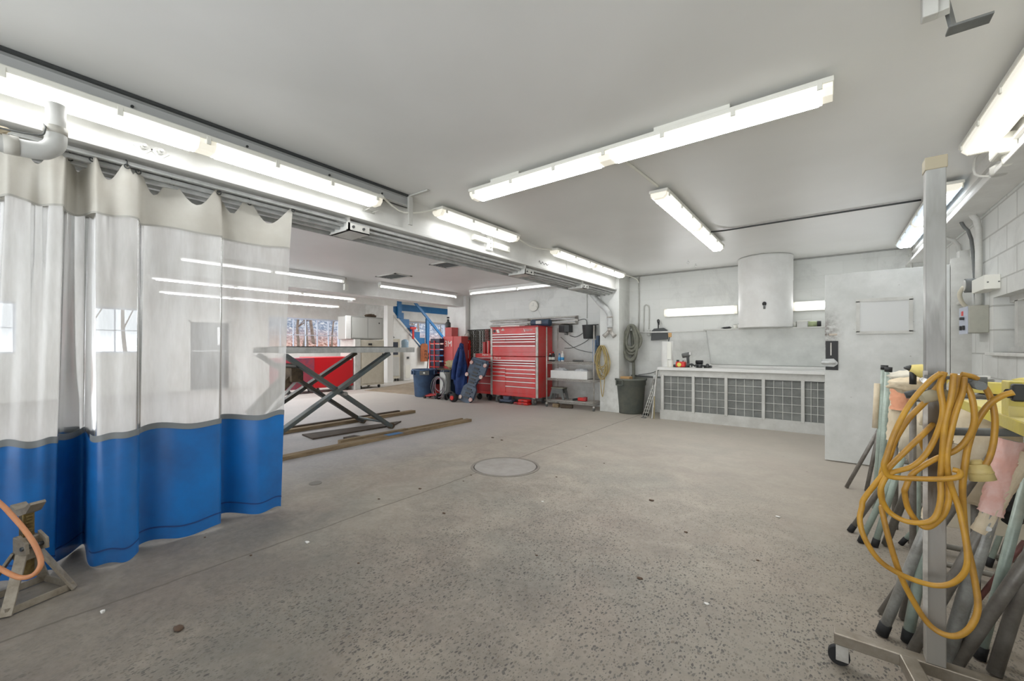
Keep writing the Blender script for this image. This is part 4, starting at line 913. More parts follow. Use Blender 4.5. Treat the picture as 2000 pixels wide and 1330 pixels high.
# 3M cabinet
xa,xb,xc=[Yp(px,690,7.78).x for px in (866,885,901)]
t=thing('supply_locker','tall faded red metal locker with white 3M lettering','locker',(-8.1,8.0,0))
MB().box(xa,xc,7.78,8.04,0,1.56,.006).box(xa+.04,xa+.29,7.80,8.04,1.56,1.80,.006).build('body',mat('faded_red_paint',(196,62,62),.5,dirt=(180,84,80),dscale=4),t)
MB().box(xa,xb,7.768,7.782,.1,1.56,.003).build('front_panel',mat('faded_red_panel',(202,84,82),.5),t)
text('lettering','3M',.22,front((xa+xb)/2+.02,7.764,1.36),PLAST,t,.002)
t=thing('black_bottle','black plastic bottle standing on the red locker','bottle',(-8.1,7.9,1.83)); MB().lathe((-8.14,7.92,1.80),[(.06,0),(.07,.02),(.07,.13),(.03,.17),(.03,.22),(.015,.23)],16).build('bottle',DGREY,t); MB().cyl((-8.14,7.92,2.05),(-8.14,7.92,2.09),.034,n=12).build('cap',BLACK,t)
# organiser tower
t=thing('parts_tower','tall rack of stacked dark parts bins with red side rails','rack',(-8.55,7.75,0)); x0=Yp(846,700,7.7).x+.0; tw=Yp(865,700,7.7).x-x0-.02
for i in range(8):
    z=.30+i*.155; MB().box(x0,x0+tw,7.60,7.765,z,z+.12,.008).build('bin',mat('dark_navy_bin',(38,36,58),.5),t)
for x in (x0-.02,x0+tw*.45): MB().box(x,x+.025,7.575,7.598,.0,1.45).build('rail',REDP,t)
m=MB()
for i in range(8): m.box(x0-.02,x0+tw,7.58,7.595,.28+i*.155,.30+i*.155)
m.box(x0,x0+tw,7.70,7.765,0,.3); m.build('shelf_bars',REDP,t)
t=thing('spray_bottles','small cluster of bottles in dark crate behind the blue bin','crate',(-10.05,9.3,0)); MB().box(-10.3,-9.8,9.2,9.6,0,.75,.01).build('crate',BLACK,t)
for k in range(3): MB().lathe((-10.2+.15*k,9.3,.75),[(.04,0),(.04,.12),(.015,.16),(.015,.2),(.01,.21)],12).build('bottle',GREY if k%2 else PLAST,t)
t=thing('broom','broom handle leaning behind the blue bin','broom',(-8.5,7.9,0)); MB().cyl((-8.72,7.62,.05),(-8.62,7.66,1.12),.013,n=8).build('handle',BLACK,t); MB().box(-8.80,-8.62,7.55,7.63,0,.10,.02).build('head',RUBBER,t)
# bottle jacks / porta power red stands
for k,(px,lab) in enumerate(((907,'tall red steel pulling post just left of the chains'),(915,'second red steel post with white sticker beside the chains'))):
    q=Yp(px,700,8.08); t=thing('pulling_post',lab,'post',(q.x,8.1,0)); MB().box(q.x-.032,q.x+.032,8.07,8.14,0,1.48-.02*k,.006).build('post',REDD if k==0 else REDP,t); MB().box(q.x-.036,q.x+.036,8.05,8.16,0,.04,.004).build('foot',DKMET,t)
    MB().cyl((q.x,8.05,1.40),(q.x,8.07,1.40),.026,n=12).build('pin',PLAST,t)
    if k: MB().box(q.x-.022,q.x+.022,8.065,8.07,.98,1.2).build('sticker',PLAST,t)
t=thing('hand_grinder','silver air tool resting on top of the red posts','air tool',(-7.5,8.1,1.48)); q=Yp(913,670,8.1); MB().lathe((q.x,8.1,1.485),[(.02,0),(.05,.01),(.05,.05),(.09,.07),(.07,.14),(.02,.17)],16).build('tool',ALU,t)
# chains
def chain(x, ztop, ln, mat_, label, sw=0.):
    m=MB(); n=int(ln/.045)
    for i in range(n):
        z=ztop-i*.045; c=Vector((x+sw*math.sin(i*.3),8.13+(.006 if i%2 else 0),z)); pts=[]
        for q in range(10):
            a=q*PI/5; u,v=.024*math.cos(a),.032*math.sin(a)
            pts.append(c+(Vector((u,0,v)) if i%2==0 else Vector((0,u,v))))
        m.tube(pts,.0095,5,closed=True)
    o=m.build('chain',mat_); tag(o,label,'chain','chains on the wall rail')
CH1=mat('dark_chain_steel',(74,68,58),.6,.2,dirt=(50,45,38),dscale=30); CH2=mat('red_brown_chain',(128,70,64),.5,.5)
xs=[Yp(px,680,8.13).x for px in (918,922,927,931,934,940,945,949,953,956)]
for k,x in enumerate(xs):
    chain(x, 1.70, [1.1,1.15,1.2,1.1,.9,.6,.75,.6,.8,.7][k], CH2 if k in (7,8) else CH1, ('red-brown' if k in (7,8) else 'dark steel')+' chain hanging from the wall rail left of the red chest', .004)
tag(MB().cyl((xs[0]-.1,8.14,1.725),(xs[-1]+.02,8.14,1.725),.014,n=8).box(xs[0]-.06,xs[0]-.03,8.14,8.2,1.70,1.74).box(xs[-1]-.03,xs[-1],8.14,8.2,1.70,1.74).build('chain_rail',DKMET),'dark steel rail on the wall holding the chains','rail')
# ---------------------------------------------------------------- tool chests
def chest():
    t=thing('tool_chest','large red two-tier tool chest on casters with many chrome drawer rails','tool chest',(-5.64,7.8,0))
    x0,x1,y0,y1=-6.30,-4.97,7.50,8.10
    MB().box(x0,x1,y0+.02,y1,.165,1.06,.008).build('lower_cabinet',RED,t)
    MB().box(x0,x1,y0+.02,y1,1.07,1.715,.008).build('top_chest',RED,t)
    MB().box(x0-.005,x1+.005,y0,y1,1.712,1.74,.006).build('lid',REDD,t)
    for a in (x0,x1-.055):
        MB().box(a,a+.055,y0,y0+.03,.165,1.055,.004).box(a,a+.055,y0,y0+.03,1.075,1.71,.004).build('corner_trim',ALU,t)
    def drawer(xa,xb,z0,z1,m=RED):
        d=MB().box(xa,xb,y0+.004,y0+.022,z0+.004,z1-.004,.003).build('drawer',m,t)
        MB().box(xa,xb,y0-.014,y0+.006,z1-.024,z1-.006,.003).build('pull_rail',CHROME,d)
    ia,ib=x0+.06,x1-.06; xm=ia+(ib-ia)*.315
    zt=[1.575,1.52,1.462,1.403,1.313]
    for i in range(5):
        z1=zt[i]; z0=zt[i+1] if i<4 else 1.16
        if i in(1,2): drawer(ia,xm,z0,z1,REDD); drawer(xm+.006,ib,z0,z1,REDD)
        else: drawer(ia,ib,z0,z1,REDD if i<4 else RED)
    for z1,z0 in ((.985,.93),(.93,.875),(.875,.80)):
        drawer(ia,ib,z0,z1,REDD if z1>.9 else RED)
    for z1,z0 in ((.80,.715),(.715,.63),(.63,.51),(.51,.24)): drawer(ia,xm,z0,z1)
    for z1,z0 in ((.79,.70),(.70,.61),(.61,.51),(.51,.40),(.40,.24)): drawer(xm+.008,ib,z0,z1)
    for x in (x0+.16,x1-.16):
        for y in (y0+.1,y1-.1):
            c=MB().cyl((x-.025,y,.075),(x+.025,y,.075),.075,n=20).build('caster',GREY,t); MB().cyl((x-.028,y,.075),(x+.028,y,.075),.03,n=12).box(x-.04,x+.04,y-.03,y+.03,.13,.165).build('fork',ALU,c)
    text('maker_script','Snap-on',.062,front(-5.22,y0+.015,1.655,.25),mat('script_silver',(150,150,150),.3,.6),t); text('maker_script','Snap-on',.062,front(-6.10,y0+.015,1.028,.25),PLAST,t)
    text('maker_script','Snap-on',.06,front(-6.5,7.548,1.095,.25),PLAST,t).name='maker_script'
    m=MB(); m.box(-6.13,-6.06,y0+.012,y0+.018,1.64,1.68).box(-6.11,-6.04,y0+.011,y0+.017,1.605,1.64).box(-5.98,-5.90,y0+.012,y0+.018,1.655,1.675).cyl((-5.94,y0+.012,1.68),(-5.94,y0+.018,1.68),.02,n=12); m.build('stickers',PLAST,t)
    MB().cyl((-6.19,y0+.012,1.645),(-6.19,y0+.018,1.645),.035,n=18).build('round_sticker',BLACK,t)
    MB().prism([(-5.36,y0+.014,1.68),(-5.345,y0+.014,1.68),(-5.32,y0+.014,1.61),(-5.33,y0+.014,1.61)],(0,.004,0)).build('v_emblem',PLAST,t)
    return t
ct=chest()
t2=thing('side_cabinet','narrower red side cabinet with chrome rails, left of the large chest','tool cabinet',(-6.6,7.8,0))
MB().box(-6.88,-6.32,7.57,8.10,.16,1.12,.008).build('cabinet',RED,t2); MB().box(-6.885,-6.83,7.55,7.585,.16,1.12,.004).build('corner_trim',ALU,t2)
for z1,z0 in ((1.03,.96),(.96,.89),(.89,.80),(.80,.6),(.6,.42),(.42,.22)):
    d=MB().box(-6.82,-6.33,7.555,7.572,z0+.004,z1-.004,.003).build('drawer',REDD,t2); MB().box(-6.82,-6.33,7.54,7.556,z1-.02,z1-.006,.003).build('pull_rail',CHROME,d)
for o in [o for o in C.objects if o.name.startswith('maker_script') and o.parent==ct][2:3]:
    o.parent=t2; o.data=o.data.copy(); o.data.transform(Matrix.Translation(ct.location-t2.location))
for x in (-6.78,-6.45):
    for y in (7.66,8.0): MB().cyl((x-.02,y,.07),(x+.02,y,.07),.07,n=16).cyl((x,y,.07),(x,y,.16),.02,n=8).build('caster',DKMET,t2)
for k,(x,w_,h_) in enumerate(((-6.70,.09,.28),(-6.56,.06,.31),(-6.46,.05,.28))):
    t=thing('red_case',['wide','tallest middle','thin'][k]+' red metal case standing on the side cabinet','case',(x,7.8,1.12)); MB().box(x-w_/2,x+w_/2,7.72,7.86,1.12,1.12+h_,.006).build('case',REDD if k!=1 else RED,t); MB().box(x-w_/2+.005,x-w_/2+.02,7.715,7.72,1.13,1.10+h_).build('edge_strip',ALU,t)
# things under the chest
for k,(x,z) in enumerate(((-5.32,0),(-5.32,.065),(-5.50,0))):
    t=thing('red_tool_box',['lower flat red case on the floor under the chest','upper flat red case stacked under the chest','small dark red block beside the stacked flat cases'][k],'case',(x,7.5,z))
    w_=.13 if k<2 else .07; MB().box(x-w_,x+w_,7.42,7.60,z,z+.06-.005*k,.02).build('shell',REDP if k<2 else REDD,t); MB().box(x-.03,x+.03,7.41,7.42,z+.02,z+.035).build('latch',DGREY,t)
t=thing('blue_jack','dark blue trolley jack lying under the chest','jack',(-5.8,7.5,0)); MB().box(-5.98,-5.62,7.42,7.58,.03,.09,.02).box(-5.88,-5.72,7.44,7.56,.09,.16,.01).build('body',mat('slate_blue',(62,72,92),.5),t)
for x in (-5.96,-5.64): MB().cyl((x,7.42,.03),(x,7.58,.03),.03,n=12).build('wheel',RUBBER,t)
# duffel / radio on top
t=thing('radio','grey rounded portable radio lying on the chest lid','radio',(-5.15,7.9,1.74)); MB().tube(smooth([(-5.34,7.85,1.82),(-5.30,7.85,1.82),(-4.97,7.88,1.82),(-4.90,7.88,1.82)],4),[.05]+[.08]*11+[.05],16).build('shell',BLUES,t); MB().box(-5.20,-5.06,7.755,7.80,1.79,1.86,.008).build('display',GREYC,t)
tubeobj('antenna',[(-5.1,7.9,1.88),(-5.2,7.92,2.05),(-5.32,7.95,2.22)],.003,CHROME,None,None,parent=t,n=5,k=0)
t=thing('paper_stack','flat white carton lying on the chest lid','carton',(-5.8,7.8,1.74)); MB().box(-6.1,-5.55,7.62,7.85,1.74,1.775,.004).build('carton',PLAST,t); MB().box(-5.95,-5.7,7.64,7.83,1.775,1.785,.002).build('lid_flap',OFFW,t)
# wall lamp behind chest: two reflectors
def refl(label,x0,x1,z):
    t=thing('wall_reflector_lamp',label,'lamp',((x0+x1)/2,8.1,z))
    MB().prism([(x0,8.19,z+.10),(x0,8.05,z+.075),(x0,8.05,z+.06),(x0,8.17,z+.03),(x0,8.17,z-.03),(x0,8.05,z-.06),(x0,8.05,z-.075),(x0,8.19,z-.10)],(x1-x0,0,0)).build('reflector',ALU,t)
    MB().cyl((x0+.03,8.09,z-.035),(x1-.03,8.09,z-.035),.014,n=8).cyl((x0+.03,8.09,z+.035),(x1-.03,8.09,z+.035),.014,n=8).build('tubes',mat('unlit_tube',(228,228,228),.3),t)
refl('left polished reflector lamp on the wall above the chest',-6.80,-5.62,1.87); refl('right polished reflector lamp on the wall above the chest',-5.58,-4.36,1.87)
t=thing('wall_clock','round white wall clock on the far wall','clock',(-5.53,8.18,2.24))
Mr=Matrix.Rotation(PI/2,4,'X')
MB().lathe((-5.53,8.17,2.245),[(.10,.0),(.125,.0),(.13,.015),(.12,.03),(.105,.022),(.10,.02)],32,Mr).build('rim',PLAST,t); MB().cyl((-5.53,8.19,2.245),(-5.53,8.155,2.245),.10,n=32).build('face',mat('clock_face',(205,206,206),.4),t)
MB().bar((-5.53,8.150,2.245),(-5.53,8.150,2.315),.006,.003).bar((-5.53,8.150,2.245),(-5.58,8.150,2.25),.008,.003).build('hands',GREY,t)
# ---------------------------------------------------------------- wire rack
def rack():
    t=thing('wire_shelf','chrome wire shelving rack on casters beside the red chest','shelf rack',(-4.2,7.8,0))
    x0,x1,y0,y1=-4.78,-3.68,7.56,8.02
    for x in (x0,x1):
        for y in (y0,y1):
            MB().cyl((x,y,.09),(x,y,1.70),.014,n=10).build('post',ALU,t)
            c=MB().cyl((x-.015,y,.035),(x+.015,y,.035),.035,n=14).build('caster',GREY,t); MB().box(x-.02,x+.02,y-.02,y+.02,.06,.095,.003).build('fork',ALU,c)
    for z in (.15,.61,.96):
        m=MB()
        for zz in (0,-.035):
            for y in (y0,y1): m.cyl((x0,y,z+zz),(x1,y,z+zz),.006,n=6)
            for x in (x0,x1): m.cyl((x,y0,z+zz),(x,y1,z+zz),.006,n=6)
        k=0; x=x0
        while x < x1-.03:
            m.cyl((x,y0,z-.035),(x+.025,y0,z),.004,n=5); m.cyl((x+.025,y0,z),(x+.05,y0,z-.035),.004,n=5); x+=.05
        for i in range(18):
            y=y0+(y1-y0)*i/17; m.cyl((x0,y,z+.004),(x1,y,z+.004),.003,n=4)
        m.build('shelf',ALU,t)
rack()
def bottle(label,x,y,z,h,r,m,mc,name='bottle'):
    t=thing(name,label,'bottle',(x,y,z)); MB().lathe((x,y,z),[(r*.9,0),(r,.01),(r,h*.7),(r*.45,h*.82),(r*.45,h*.88),(r*.4,h*.88)],16).build('body',m,t); MB().cyl((x,y,z+h*.86),(x,y,z+h),r*.5,n=12).build('cap',mc,t)
    return t
SZ=.967
for k,(px,h,r,m_,mc,lab) in enumerate(((1076,.17,.035,BLACK,PLAST,'black bottle with white print, leftmost on the top wire shelf'),(1082,.21,.035,BLACK,REDP,'black bottle with a red cap beside the leftmost one'),(1094,.17,.03,GLASSB,BLUEP,'clear bottle with a blue cap on the top wire shelf'),(1100,.22,.035,WHITE,PLAST,'tall white and blue bottle on the top wire shelf'))):
    q=Yp(px,700,7.75); t=bottle(lab,q.x,7.72,SZ,h,r,m_,mc)
    MB().cyl((q.x,7.72,SZ+.03),(q.x,7.72,SZ+.09),r+.002,n=16).build('sticker',PLAST if k<2 else mat('sky_blue_label',(64,150,208),.5),t)
t=thing('spray_gun','small grey air tool lying on the top wire shelf','air tool',(-4.1,7.75,SZ)); MB().cyl((-4.25,7.75,SZ+.02),(-4.0,7.72,SZ+.02),.018,n=10).bar((-4.1,7.72,SZ+.02),(-4.08,7.68,SZ+.03),.03,.02).build('tool',GREY,t)
t=thing('blue_sheet','folded blue paper standing on the top wire shelf at the right post','paper',(-3.75,7.8,SZ)); MB().box(-3.76,-3.70,7.66,7.90,SZ,1.42,.006).build('sheet',mat('pale_blue_sheet',(120,142,170),.6),t); MB().box(-3.70,-3.64,7.7,7.9,1.3,1.5,.006).build('dark_sheet',BLUES,t)
t=thing('white_bin','long white open box with plastic bags on the middle wire shelf','box',(-4.25,7.75,.617)); z=.617
MB().box(-4.70,-3.84,7.585,7.605,z,z+.165,.003).box(-4.70,-3.84,7.905,7.925,z,z+.165,.003).box(-4.70,-4.68,7.6,7.91,z,z+.165).box(-3.86,-3.84,7.6,7.91,z,z+.165).box(-4.7,-3.84,7.59,7.92,z,z+.01).build('box',WHITE,t)
for k,x in enumerate((-4.52,-4.05)): MB().lump((x,7.74,z+.15),.12,(1.2,1,.55),.5,seed=k+2).build('plastic_bag',mat('clear_bag',(200,203,205),.3),t)
t=thing('step_stool','grey folding plastic step stool on the bottom wire shelf','step stool',(-4.6,7.7,.157)); z=.157
MB().box(-4.72,-4.42,7.63,7.82,z+.235,z+.26,.008).build('top',mat('stool_top',(122,122,108),.7),t)
for y in (7.63,7.80):
    MB().prism([(-4.77,y,z),(-4.72,y,z),(-4.68,y,z+.13),(-4.48,y,z+.13),(-4.44,y,z),(-4.39,y,z),(-4.44,y,z+.235),(-4.70,y,z+.235)],(0,.02,0)).build('side',GREY,t)
t=thing('cordless_tool','red and black power tool lying on the bottom wire shelf','power tool',(-4.0,7.7,.157)); MB().box(-4.10,-3.95,7.66,7.75,.165,.235,.015).build('body',REDP,t); MB().cyl((-4.10,7.70,.20),(-4.22,7.69,.18),.022,n=12).build('nose',BLACK,t); MB().box(-3.97,-3.91,7.66,7.75,.165,.25,.01).build('battery',REDD,t)
for k,x in enumerate((-4.58,-4.32)):
    o=MB().box(-.07-.05*k,.07+.05*k,-.05,.05,0,.075,.008,Matrix.Translation((x,7.62,0))@Matrix.Rotation(.3*k,4,'Z')).build('wood_block',[WOOD,WOODD][k]); tag(o,['square brown','longer dark'][k]+' wood block on the floor under the wire rack','block')
# wall items above rack
t=thing('wall_speaker','black boxy speaker on the wall above the wire rack','speaker',(-4.62,8.1,1.6)); MB().box(-4.76,-4.50,8.02,8.2,1.60,1.76,.01).build('cabinet',DGREY,t); MB().box(-4.74,-4.62,8.012,8.02,1.62,1.74,.003).build('grille',BLACK,t); MB().cyl((-4.6,8.08,1.54),(-4.6,8.08,1.60),.04,n=12).build('knob',GREY,t)
t=thing('wall_bucket','black tapered bucket hooked on the wall above the rack','bucket',(-4.02,8.06,1.44)); MB().lathe((-4.03,8.05,1.45),[(.11,0),(.12,.01),(.145,.28),(.15,.29),(.14,.29),(.10,.02)],24).build('pail',DGREY,t); MB().box(-4.18,-3.82,8.02,8.06,1.735,1.75,.003).build('rim_bar',BLACK,t)
t=thing('wall_board','narrow pale board on the wall beside the black bucket','board',(-3.76,8.18,1.45)); MB().box(-3.80,-3.72,8.17,8.2,1.42,1.74,.003).build('board',PLAST,t); MB().cyl((-3.76,8.16,1.72),(-3.76,8.17,1.72),.008,n=8).build('screw',GREY,t)
tubeobj('wall_cable',[(-4.36,8.17,1.86),(-4.2,8.18,1.88),(-4.15,8.18,1.80),(-4.2,8.18,1.62),(-4.4,8.17,1.50),(-4.55,8.15,1.53)],.008,GREY,'grey cable looping down the wall to the black speaker','cable')
tubeobj('wall_cable',[(-4.8,8.18,1.5),(-4.5,8.18,1.28),(-4.2,8.18,1.18),(-3.8,8.18,1.14)],.006,GREY,'thin grey cable crossing the wall low above the rack','cable')
tubeobj('wall_cable',[(-4.7,8.18,1.25),(-4.5,8.18,1.26),(-4.2,8.18,1.38),(-4.05,8.18,1.50)],.006,GREY,'thin grey cable rising to the black bucket','cable')
tubeobj('wall_cable',[(-4.15,8.19,2.62),(-4.15,8.19,1.9)],.007,OFFW,'straight pale cable running down the wall from the ceiling','cable',k=0)
# exhaust arm on the pier
t=thing('exhaust_hose','grey flexible exhaust tube ending in a two-nozzle fitting on the pier','exhaust hose',(-3.43,7.6,1.45)); pts=[Yp(1156,574,7.59),Yp(1172,593,7.58),Yp(1184,604,7.58),Yp(1190,615,7.58),Yp(1191,628,7.58),Yp(1191,640,7.58)]
MB().tube(smooth(pts,5),.052,14).build('tube',GALV,t); q=Yp(1191,640,7.58)
MB().cyl((q.x,7.58,q.z+.07),(q.x,7.58,q.z),.05,n=14).build('dark_sleeve',DGREY,t); MB().cyl((q.x,7.58,q.z),(q.x,7.58,q.z-.07),.045,n=14).cyl((q.x,7.58,q.z+.22),(q.x,7.58,q.z+.19),.058,n=14).build('collar',ALU,t)
for s_ in (-1,1): MB().tube([(q.x,7.58,q.z-.05),(q.x+s_*.06,7.56,q.z-.12),(q.x+s_*.11,7.55,q.z-.17)],[.034,.034,.048],12).build('nozzle',ALU,t)
# coil of pale cord on pier
def coil(name,label,cx,cy,cz,w_,h_,n,r,m,seed,hook=True):
    t=thing(name,label,'cable' if 'cord' in name else 'hose',(cx,cy,cz-h_)); rn=random.Random(seed)
    for k in range(n):
        a=w_*(.55+.45*rn.random()); bb=h_*(.6+.4*rn.random()); ox=rn.uniform(-.02,.02); pts=[]
        for q in range(18):
            th=q*2*PI/18; pinch=1-.35*(.5+.5*math.sin(th))**1.5
            pts.append((cx+ox+a*math.cos(th)*pinch*(1 if math.sin(th)<0.2 else .9), cy-.012-.016*k*.6+.01*math.sin(3*th+k), cz+bb*(math.sin(th)-1)))
        MB().tube(smooth(pts,2,True),r,8,closed=True).build('loop',m,t)
    if hook: MB().cyl((cx,cy+.05,cz-.03),(cx,cy-.12,cz-.02),.010,n=8).build('hook',DKMET,t)
    return t
t=coil('cord_coil','pale yellow extension cord coil hanging on the pier',-3.50,7.60,1.30,.155,.34,9,.009,CORD2,5)
MB().tube(smooth([(-3.55,7.56,.8),(-3.53,7.56,.5),(-3.50,7.57,.3),(-3.46,7.56,.55),(-3.44,7.56,.9)],5),.009,8).build('tail',CORD2,t)
t=coil('hose_coil','thick grey hose coil hanging in the corner over the green bin',-3.06,7.98,1.70,.20,.36,8,.027,HOSE,8)
MB().tube(smooth([(-3.10,8.05,1.6),(-3.08,8.08,1.1),(-3.07,8.08,.75),(-3.07,8.05,.6)],4),.03,10).build('tail',HOSE,t)
# ---------------------------------------------------------------- back wall pipes
tubeobj('wall_pipe',[(-3.0,8.17,2.68),(-3.0,8.17,1.57)],.014,OFFW,'vertical white pipe in the back corner','pipe',k=0)
tubeobj('wall_pipe',[(-3.15,8.10,1.56),(-1.70,8.10,1.56)],.014,WHITE,'horizontal white pipe across the back wall to the hood','pipe',k=0)
t=thing('wall_conduit','thin white hooked conduit on the back wall beside the corner pipe','conduit',(-2.85,8.17,1.5)); MB().tube(smooth([(-2.90,8.18,1.55),(-2.90,8.18,2.02),(-2.87,8.17,2.10),(-2.83,8.17,2.10),(-2.80,8.18,2.02),(-2.80,8.18,1.62)],4),.011,8).build('conduit',OFFW,t); MB().box(-2.83,-2.77,8.15,8.2,1.5,1.6,.004).build('box',OFFW,t)
tubeobj('wall_pipe',[(-3.15,8.17,.70),(-2.42,8.17,.68)],.016,GREY,'low dark pipe on the back wall behind the green bin','pipe',k=0)
tubeobj('wall_cable',[(-3.0,8.16,.72),(-2.7,8.17,.78),(-2.45,8.17,.95),(-2.38,8.17,1.2)],.007,GREY,'thin cable curving up the wall to the bench roll','cable')
t=thing('dustpan','black dustpan hanging by its handle on the back wall','dustpan',(-2.6,8.15,1.45))
MB().prism([(-2.74,8.12,1.40),(-2.42,8.12,1.42),(-2.44,8.12,1.60),(-2.50,8.12,1.64),(-2.68,8.12,1.63),(-2.73,8.12,1.58)],(0,.05,0)).build('pan',DGREY,t)
MB().tube(smooth([(-2.60,8.13,1.63),(-2.60,8.13,1.72),(-2.615,8.13,1.78),(-2.60,8.13,1.80),(-2.585,8.13,1.78),(-2.59,8.13,1.70)],3),.012,8).build('handle',BLACK,t)
# ---------------------------------------------------------------- spray bench
def bench():
    t=thing('exhaust_bench','long white bench with grey filter bays along the back wall','bench',(-.8,7.8,0))
    x0,x1,y0=-2.36,.90,7.47
    MB().box(x0-.03,x1,7.42,8.19,.868,.915,.004).build('worktop',WHITE,t)
    MB().box(x0,x1,y0,y0+.04,.765,.868).box(x0,x1,y0,y0+.04,0,.17).box(x0,x0+.03,y0+.04,8.19,0,.868).box(x1-.03,x1,y0+.04,8.19,0,.868).box(x0,x1,8.15,8.19,0,.868).build('carcass',OFFW,t)
    MB().box(x0+.6,x1,8.06,8.15,.915,.955,.003).build('rear_lip',WHITE,t)
    bx=[Yp(px,760,7.47).x for px in (1294,1354,1418,1491,1568)]+[.07,.60]
    for x in bx: MB().box(x-.022,x+.022,y0-.012,y0+.03,.15,.785,.003).build('divider_post',OFFW,t)
    for a,b in zip(bx,bx[1:]):
        f=MB().box(a+.02,b-.02,y0+.035,y0+.055,.16,.77).build('filter_panel',FILT,t)
        m=MB(); n=4
        for i in range(1,n): x=a+.02+(b-a-.04)*i/n; m.box(x-.003,x+.003,y0+.02,y0+.026,.16,.77)
        for i in range(1,5): z=.16+.61*i/5; m.box(a+.02,b-.02,y0+.018,y0+.024,z-.003,z+.003)
        m.build('wire_grid',WIRE,f)
        MB().box(a+.02,b-.02,y0+.012,y0+.022,.755,.772).box(a+.02,b-.02,y0+.012,y0+.022,.158,.172).build('clip_rail',GREY,f)
bench()
t=thing('exhaust_hood','sloping grey sheet-metal hood with a flat shelf top over the bench','hood',(-.5,7.95,.96))
MB().prism([(-1.66,7.74,1.555),(-1.66,8.13,.96),(-1.66,8.145,.96),(-1.66,7.756,1.56)],(2.5,0,0)).build('sloped_panel',HOODM,t)
MB().prism([(-1.66,7.74,1.555),(-1.66,8.13,.96),(-1.66,8.18,.96),(-1.66,8.18,1.555)],(.006,0,0)).build('side_cheek',HOODM,t)
MB().box(-1.70,.84,7.72,8.18,1.555,1.575,.003).build('top_shelf',OFFW,t)
q=Yp(1494,600,7.79)
t=thing('flue_duct','wide white round flue rising from the hood to the ceiling','flue',(q.x,7.79,1.575))
MB().lathe((q.x,7.79,0),[(.37,1.576),(.375,1.59),(.375,2.30),(.38,2.31),(.38,2.66),(.385,2.695)],48).build('duct',WHITE,t)
a_=math.atan2(-7.79,-q.x); cx_,cy_=q.x+.375*math.cos(a_-.02),7.79+.375*math.sin(a_-.02)
MB().ball((cx_,cy_,1.93),.03,(1,1,1.1)).build('socket',BLACK,t); MB().cyl((cx_,cy_-.01,1.92),(cx_,cy_-.01,1.85),.014,n=8).build('plug',GREY,t)
# small items on hood shelf
HZ=1.575
def small(name,label,cat,px,y,build):
    q=Yp(px,640,y); t=thing(name,label,cat,(q.x,y,HZ)); build(t,q.x); return t
small('rag','crumpled black rag on the hood shelf left of the flue','rag',1419,7.8,lambda t,x:[MB().lump((x,7.8,HZ+.02),.05,(1.5,1,.35),.5,seed=1).build('cloth',BLACK,t)])
small('jar','small white jar on the hood shelf left of the flue','jar',1436,7.8,lambda t,x:[MB().lathe((x,7.8,HZ),[(.03,0),(.03,.055),(.026,.06)],14).build('glass',PLAST,t),MB().cyl((x,7.8,HZ+.06),(x,7.8,HZ+.075),.029,n=14).build('lid',OFFW,t)])
small('jar','small white pot with a black lid touching the flue','jar',1446,7.76,lambda t,x:[MB().lathe((x,7.74,HZ),[(.03,0),(.03,.06),(.026,.065)],14).build('glass',WHITE,t),MB().cyl((x,7.74,HZ+.065),(x,7.74,HZ+.085),.03,n=14).build('lid',BLACK,t)])
small('cup','white paper cup on the shelf right of the flue','cup',1551,7.85,lambda t,x:[MB().lathe((x,7.85,HZ),[(.03,0),(.04,.085),(.036,.085),(.027,.01)],14).build('cup',PLAST,t),MB().lathe((x,7.85,HZ+.08),[(.041,0),(.043,.004),(.041,.008)],14).build('rim',WHITE,t)])
small('tub','square white tub on the shelf right of the flue','tub',1567,7.85,lambda t,x:[MB().box(x-.07,x+.07,7.8,7.92,HZ,HZ+.10,.006).build('tub',OFFW,t),MB().box(x-.073,x+.073,7.797,7.923,HZ+.09,HZ+.10,.003).build('lid',PLAST,t)])
small('tape_roll','green and white can lying on the shelf near the door edge','can',1588,7.85,lambda t,x:[MB().cyl((x-.06,7.85,HZ+.045),(x+.05,7.85,HZ+.045),.045,n=16).build('can',mat('olive_label',(150,160,120),.5),t),MB().cyl((x+.05,7.85,HZ+.045),(x+.10,7.85,HZ+.045),.047,n=16).build('cap',BLACK,t)])
# items on the bench
BZ=.915
def bx_(px,y=7.65): return Yp(px,710,y).x
x=bx_(1302,7.62); t=thing('paper_roll','large white roll of paper standing at the left end of the bench','paper roll',(x,7.64,BZ)); MB().lathe((x,7.66,BZ),[(.095,0),(.10,.01),(.10,.45),(.09,.455),(.02,.455)],28).build('roll',WHITE,t); MB().box(x+.03,x+.10,7.545,7.57,BZ,BZ+.44).build('loose_sheet',PLAST,t)
t=thing('hand_brush','small brush with black handle and tan bristles stuck in the paper roll','brush',(x+.02,7.66,BZ+.45)); MB().bar((x+.015,7.66,BZ+.43),(x+.04,7.66,BZ+.53),.018,.012).build('handle',BLACK,t); MB().box(x+.02,x+.075,7.64,7.68,BZ+.53,BZ+.61,.01).build('bristles',CARD,t)
x=bx_(1310,7.56); t=thing('small_roll','short white tub in front of the paper roll','tub',(x,7.54,BZ)); MB().lathe((x,7.54,BZ),[(.042,0),(.045,.01),(.045,.13),(.04,.135)],20).build('tub',PLAST,t); MB().lathe((x,7.54,BZ+.128),[(.047,0),(.048,.008),(.044,.012)],20).build('lid',OFFW,t)
